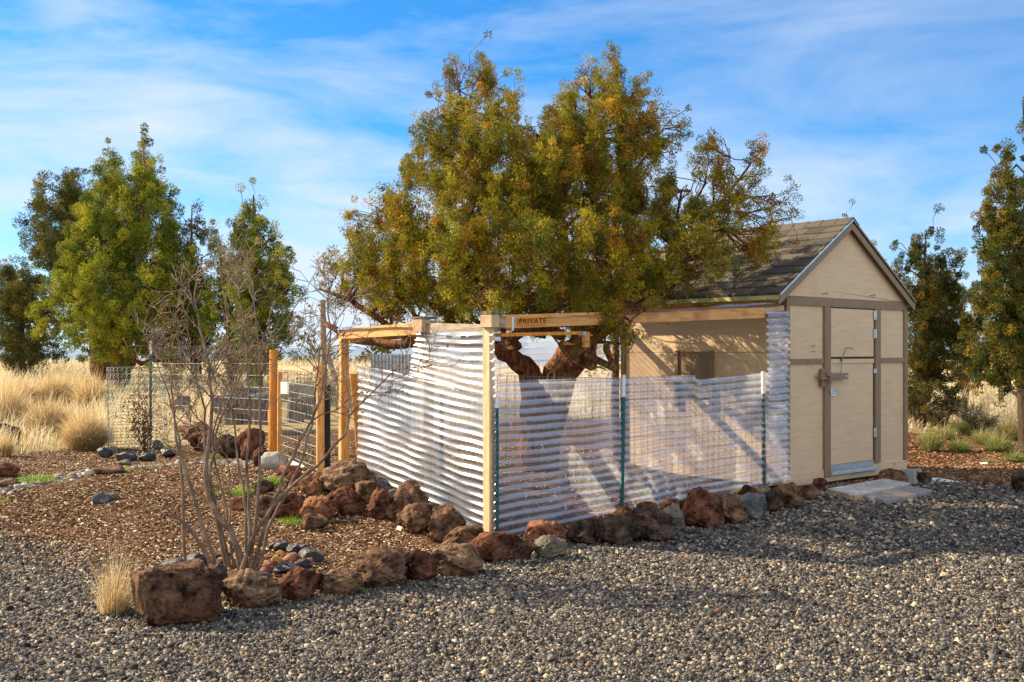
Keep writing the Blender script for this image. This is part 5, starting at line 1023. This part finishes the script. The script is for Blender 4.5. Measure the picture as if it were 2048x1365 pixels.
RL = [
 (495,1162,1226,116,'tan','flat-topped brown rock right of the largest boulder'),
 (591,1150,1210,88,'red','red brown rock third from the near end of the row'),
 (677,1150,1199,86,'tan','low tan rock between red brown rocks in the near row'),
 (757,1113,1184,94,'brown','rounded pitted brown rock in the middle of the near row'),
 (800,1112,1150,46,'red','small dark red rock tucked behind two larger ones in the near row'),
 (836,1112,1170,64,'red','upright dark red rock right of the rounded pitted one'),
 (915,1104,1160,96,'tan','wedge shaped rock with a pale right face below the corner post'),
 (986,1078,1132,98,'red','smooth rounded red boulder at the foot of the corner post'),
 (926,1062,1110,78,'brown','pitted brown rock behind the wedge shaped one'),
 (1042,1086,1126,62,'brown','dull brown rock just right of the smooth rounded red boulder'),
 (1090,1053,1100,76,'orange','pointed orange red rock at the left of the front row'),
 (1102,1080,1122,62,'grey','grey tan rock in front of the pointed orange red rock'),
 (1165,1052,1097,58,'dark','round dark rock fourth along the front fence'),
 (1190,1041,1062,36,'red','little red rock peeping over two dark rocks'),
 (1232,1045,1099,82,'dark','wide lumpy dark rock in the left half of the front row'),
 (1253,1021,1052,40,'red','small peaked red rock behind the wide lumpy dark one'),
 (1301,1028,1090,92,'dark','big dark slanting rock near the middle of the front row'),
 (1296,1010,1034,40,'brown','small brown rock peeping over the big dark slanting one'),
 (1347,1018,1074,44,'grey','upright grey rock with flat face in the middle of the front row'),
 (1345,1003,1028,36,'brown','small brown stone above the upright grey rock'),
 (1378,1004,1032,32,'dark','small dark stone left of the tall red front boulder'),
 (1411,992,1064,84,'red','tallest red boulder of the front row'),
 (1464,1003,1054,64,'brown','brown boulder touching the right of the tallest red boulder'),
 (1455,989,1012,36,'grey','small grey stone behind the brown boulder of the front row'),
 (1502,997,1047,62,'blue','slate blue speckled rock in the front row'),
 (1497,977,1006,34,'red','small red rock above the slate blue speckled rock'),
 (1528,975,1000,36,'grey','small grey rock between a red one and a dark one near the shed'),
 (1541,988,1030,60,'dark','dark rock right of the slate blue speckled rock'),
 (1579,976,1024,54,'brown','brown rock below the shed corner in the front row'),
 (1567,952,984,26,'red','tall thin red rock leaning on the shed corner'),
 (1548,963,985,22,'red','tiny red rock left of the thin leaning one'),
 (1616,977,1006,42,'brown','flat dull brown rock under the left end of the shed front'),
 (1641,962,986,26,'red','dark red rock left of the pale doorstep'),
 (1786,945,972,56,'brown','brown rock half under the shed beside the deck block'),
 (1848,950,972,34,'dark','dark low rock just right of the deck block'),
 (2044,950,990,30,'dark','dark rock cut off by the right picture edge'),
 (895,1022,1092,66,'brown','square pitted brown rock against the left plastic side'),
 (829,1020,1075,68,'brown','rounded brown rock below the stack by the left plastic side'),
 (790,986,1012,38,'grey','small grey rock behind the stack by the left plastic side'),
 (797,1008,1047,48,'brown','small brown rock left under the stack'),
 (757,988,1047,42,'red','upright red brown rock left of the stack'),
 (733,972,1012,52,'brown','brown rock touching the left end of the plastic side'),
 (690,987,1037,74,'red','broad red rock below the pale boulder'),
 (632,1004,1047,70,'orange','low orange brown rock right of the shrub stems'),
 (687,936,994,96,'tan','large pale topped boulder under the pine end post'),
 (620,961,992,50,'orange','flat orange rock left of the pale topped boulder'),
 (588,949,976,32,'red','small red rock beside the white board'),
 (576,998,1042,56,'red','dark red rock behind the rightmost shrub stems'),
 (533,1000,1040,48,'brown','mottled brown rock behind the shrub stems'),
 (628,1034,1064,50,'brown','low flat brown rock in the mulch below the orange brown one'),
 (473,1000,1024,38,'orange','small orange rock behind the left shrub stems'),
 (525,966,990,36,'dark','small dark rock between garden post and shrub'),
 (575,936,956,44,'orange','flat orange slab left of the white board')]
for r_ in RL: rock(*r_, sub=5 if r_[3] > 55 else 4)
# two stacked ones, carried by the rocks below
rock(829, 968, 1028, 74, 'brown', 'large peaked brown rock on top of the stack by the left plastic side', lift=1, dY=.0)
rock(868, 1003, 1032, 40, 'tan', 'thin tan slab leaning off the stack towards the plastic', lift=1, name='stone_slab')
for r_ in ((398,856,908,64,'red','reddish boulder behind the left shrub stems in the garden edge'),(372,852,882,34,'orange','small orange boulder left of the reddish garden one'),
    (455,878,922,52,'dark','dark round boulder at the garden edge'),(500,868,928,50,'red','red brown boulder between the dark one and the orange post'),
    (415,880,908,26,'brown','small brown boulder between the reddish and the dark garden boulders'),(520,900,938,30,'red','small red boulder at the foot of the orange post')):
    rock(*r_, group='boulders along the garden edge')
rock(546, 911, 944, 48, 'pale', 'smooth pale grey boulder beside the orange post', group=None, name='boulder', cat='boulder', lump=.05)
for r_ in ((206,900,919,30,'black','shiny black stone at the left foot of the wire cage'),(225,895,908,22,'grey','grey stone just inside the left of the wire cage'),(252,908,926,38,'black','flat black stone in front of the wire cage'),
    (291,910,926,30,'black','squarish black stone in front of the caged shrub'),(336,901,919,28,'black','black stone at the right foot of the wire cage'),(314,884,903,24,'grey','rounded grey stone inside the wire cage'),(248,922,934,24,'grey','low grey stone behind the right green patch')):
    rock(*r_, sub=3, group='stones around the wire cage', name='stone', cat='stone')
rock(10, 932, 958, 44, 'red', 'dark red rock at the left picture edge')
rock(12, 855, 895, 50, 'dark', 'dark rock in front of the leaning grass at the left edge')
rock(222, 765, 790, 40, 'brown', 'pale brown rock at the foot of the green juniper', group=None)
rock(180, 765, 785, 30, 'brown', 'small brown rock in the grass left of the green juniper trunk', group=None)
rock(202, 991, 1010, 32, 'blue', 'bluish grey stone lying alone in the mulch', sub=3, name='stone', cat='stone', group=None)
rock(222, 988, 1002, 20, 'grey', 'small rounded stone behind the bluish one in the mulch', sub=3, name='stone', cat='stone', group=None)
rock(210, 936, 950, 56, 'tan', 'flat pale stepping stone in the pebble strip', sub=3, name='flat_stone', cat='stone', lump=.05, group=None)
rock(8, 962, 974, 40, 'tan', 'flat pale stone at the left end of the pebble strip', sub=3, name='flat_stone', cat='stone', lump=.05, group=None)
for r_ in ((347,1124,1144,54,'black','long flat black stone at the left of the shrub ring'),(391,1113,1134,40,'black','black stone behind the long flat one in the shrub ring'),(437,1136,1170,30,'black','spiky black stone directly below the left shrub stem'),
    (512,1149,1167,56,'black','low black stone behind the gap of the near row'),(572,1132,1152,46,'black','slanting black stone at the near right of the shrub ring'),(600,1124,1143,40,'black','dark stone leaning on the slanting one in the shrub ring'),(622,1102,1129,46,'black','largest black stone at the right of the shrub ring'),
    (585,1093,1112,26,'black','black stone left of the largest ring stone'),(602,1093,1110,22,'black','little black stone behind the largest ring stone'),(562,1088,1107,30,'black','dark blue stone at the back right of the ring'),(547,1088,1102,18,'black','small black stone at the back of the ring'),
    (455,1100,1118,24,'black','black stone between the shrub stems'),(430,1112,1122,20,'black','small black stone behind the left stems'),(368,1142,1156,46,'blue','flat slate stone behind the largest boulder'),(470,1148,1164,40,'brown','flat brown stone between ring and near row')):
    rock(*r_, sub=3, group='dark stones ringing the bare shrub', name='stone', cat='stone', planes=10)
for r_ in ((551,1118,1134,20,'yellow','yellow ochre stone inside the ring'),(562,1104,1117,20,'yellow','tan yellow stone at the back of the ring'),(498,1142,1156,18,'yellow','ochre stone at the front of the ring')):
    rock(*r_, sub=3, group='ochre stones in the ring', name='stone', cat='stone')
# red cinders scattered in the ring
c = ground_at(500, 1132)[:2]; n = 420; a = rng.uniform(0, 6.28, n); q = np.sqrt(rng.uniform(0, 1, n)); xy = np.stack([c[0] + .46 * q * np.cos(a), c[1] + .36 * q * np.sin(a)], -1); k = .014 * np.exp(rng.normal(0, .4, n))
tag(bits('cinders', xy, np.stack([k, k * .8, k * .6], -1), pick([(.22, .09, .06), (.34, .18, .12), (.4, .26, .15), (.12, .05, .04)], (3, 3, 1, 2), n), tilt=.4, lift=.8), kind='stuff')
# logs and stumps in the garden
def log_(p0, p1, r, label, name='log'):
    a = np.array(p0, float); b = np.array(p1, float); t = MB(); pts, rs = limb(a, b, r, r * .85, 5, .06); t.tube(pts, rs, 12); return tag(t.build(name, log_m, origin=a, smooth_=False), label, 'log', 'weathered logs in the garden')
def GPt(px, py, Y): return P(px, py, Y)
log_(GPt(440, 812, 17), GPt(505, 800, 18), .16, 'grey log lying left in the garden'); log_(GPt(452, 782, 17.5), GPt(520, 792, 18.2), .13, 'dark upper log on the garden pile'); log_(GPt(500, 815, 17), GPt(538, 800, 18), .17, 'short thick log at the right of the garden pile')
for px, py, r_, h_, lab in ((465, 848, .16, .42, 'upright pale grey stump in the garden'), (495, 845, .17, .36, 'dark upright stump beside the pale one'), (520, 850, .13, .3, 'small brown stump near the orange post'), (365, 835, .14, .4, 'reddish stump behind the left shrub stems'), (590, 845, .15, .42, 'grey stump behind the garden gate'), (610, 838, .14, .4, 'weathered stump right of the gate sign')):
    q = ground_at(px, py); mb = MB(); z = q[2]; mb.tube([(q[0], q[1], z - .05), (q[0], q[1], z + h_ * .5), (q[0] + .02, q[1], z + h_)], [r_ * 1.1, r_, r_ * .92], 14); tag(mb.build('stump', log_m, origin=q), lab, 'stump', 'stumps in the garden')
# white paper bit among the rocks, long straws
c4 = [G(*q, .0) for q in ((795, 1062), (806, 1065), (802, 1069), (793, 1066))]
tag(slab_at('paper_scrap', white_m, '', '', c4, gz(*c4[0]) + .0, gz(*c4[0]) + .014, bevel=0), 'torn white paper scrap in the mulch below the stack of rocks', 'scrap')
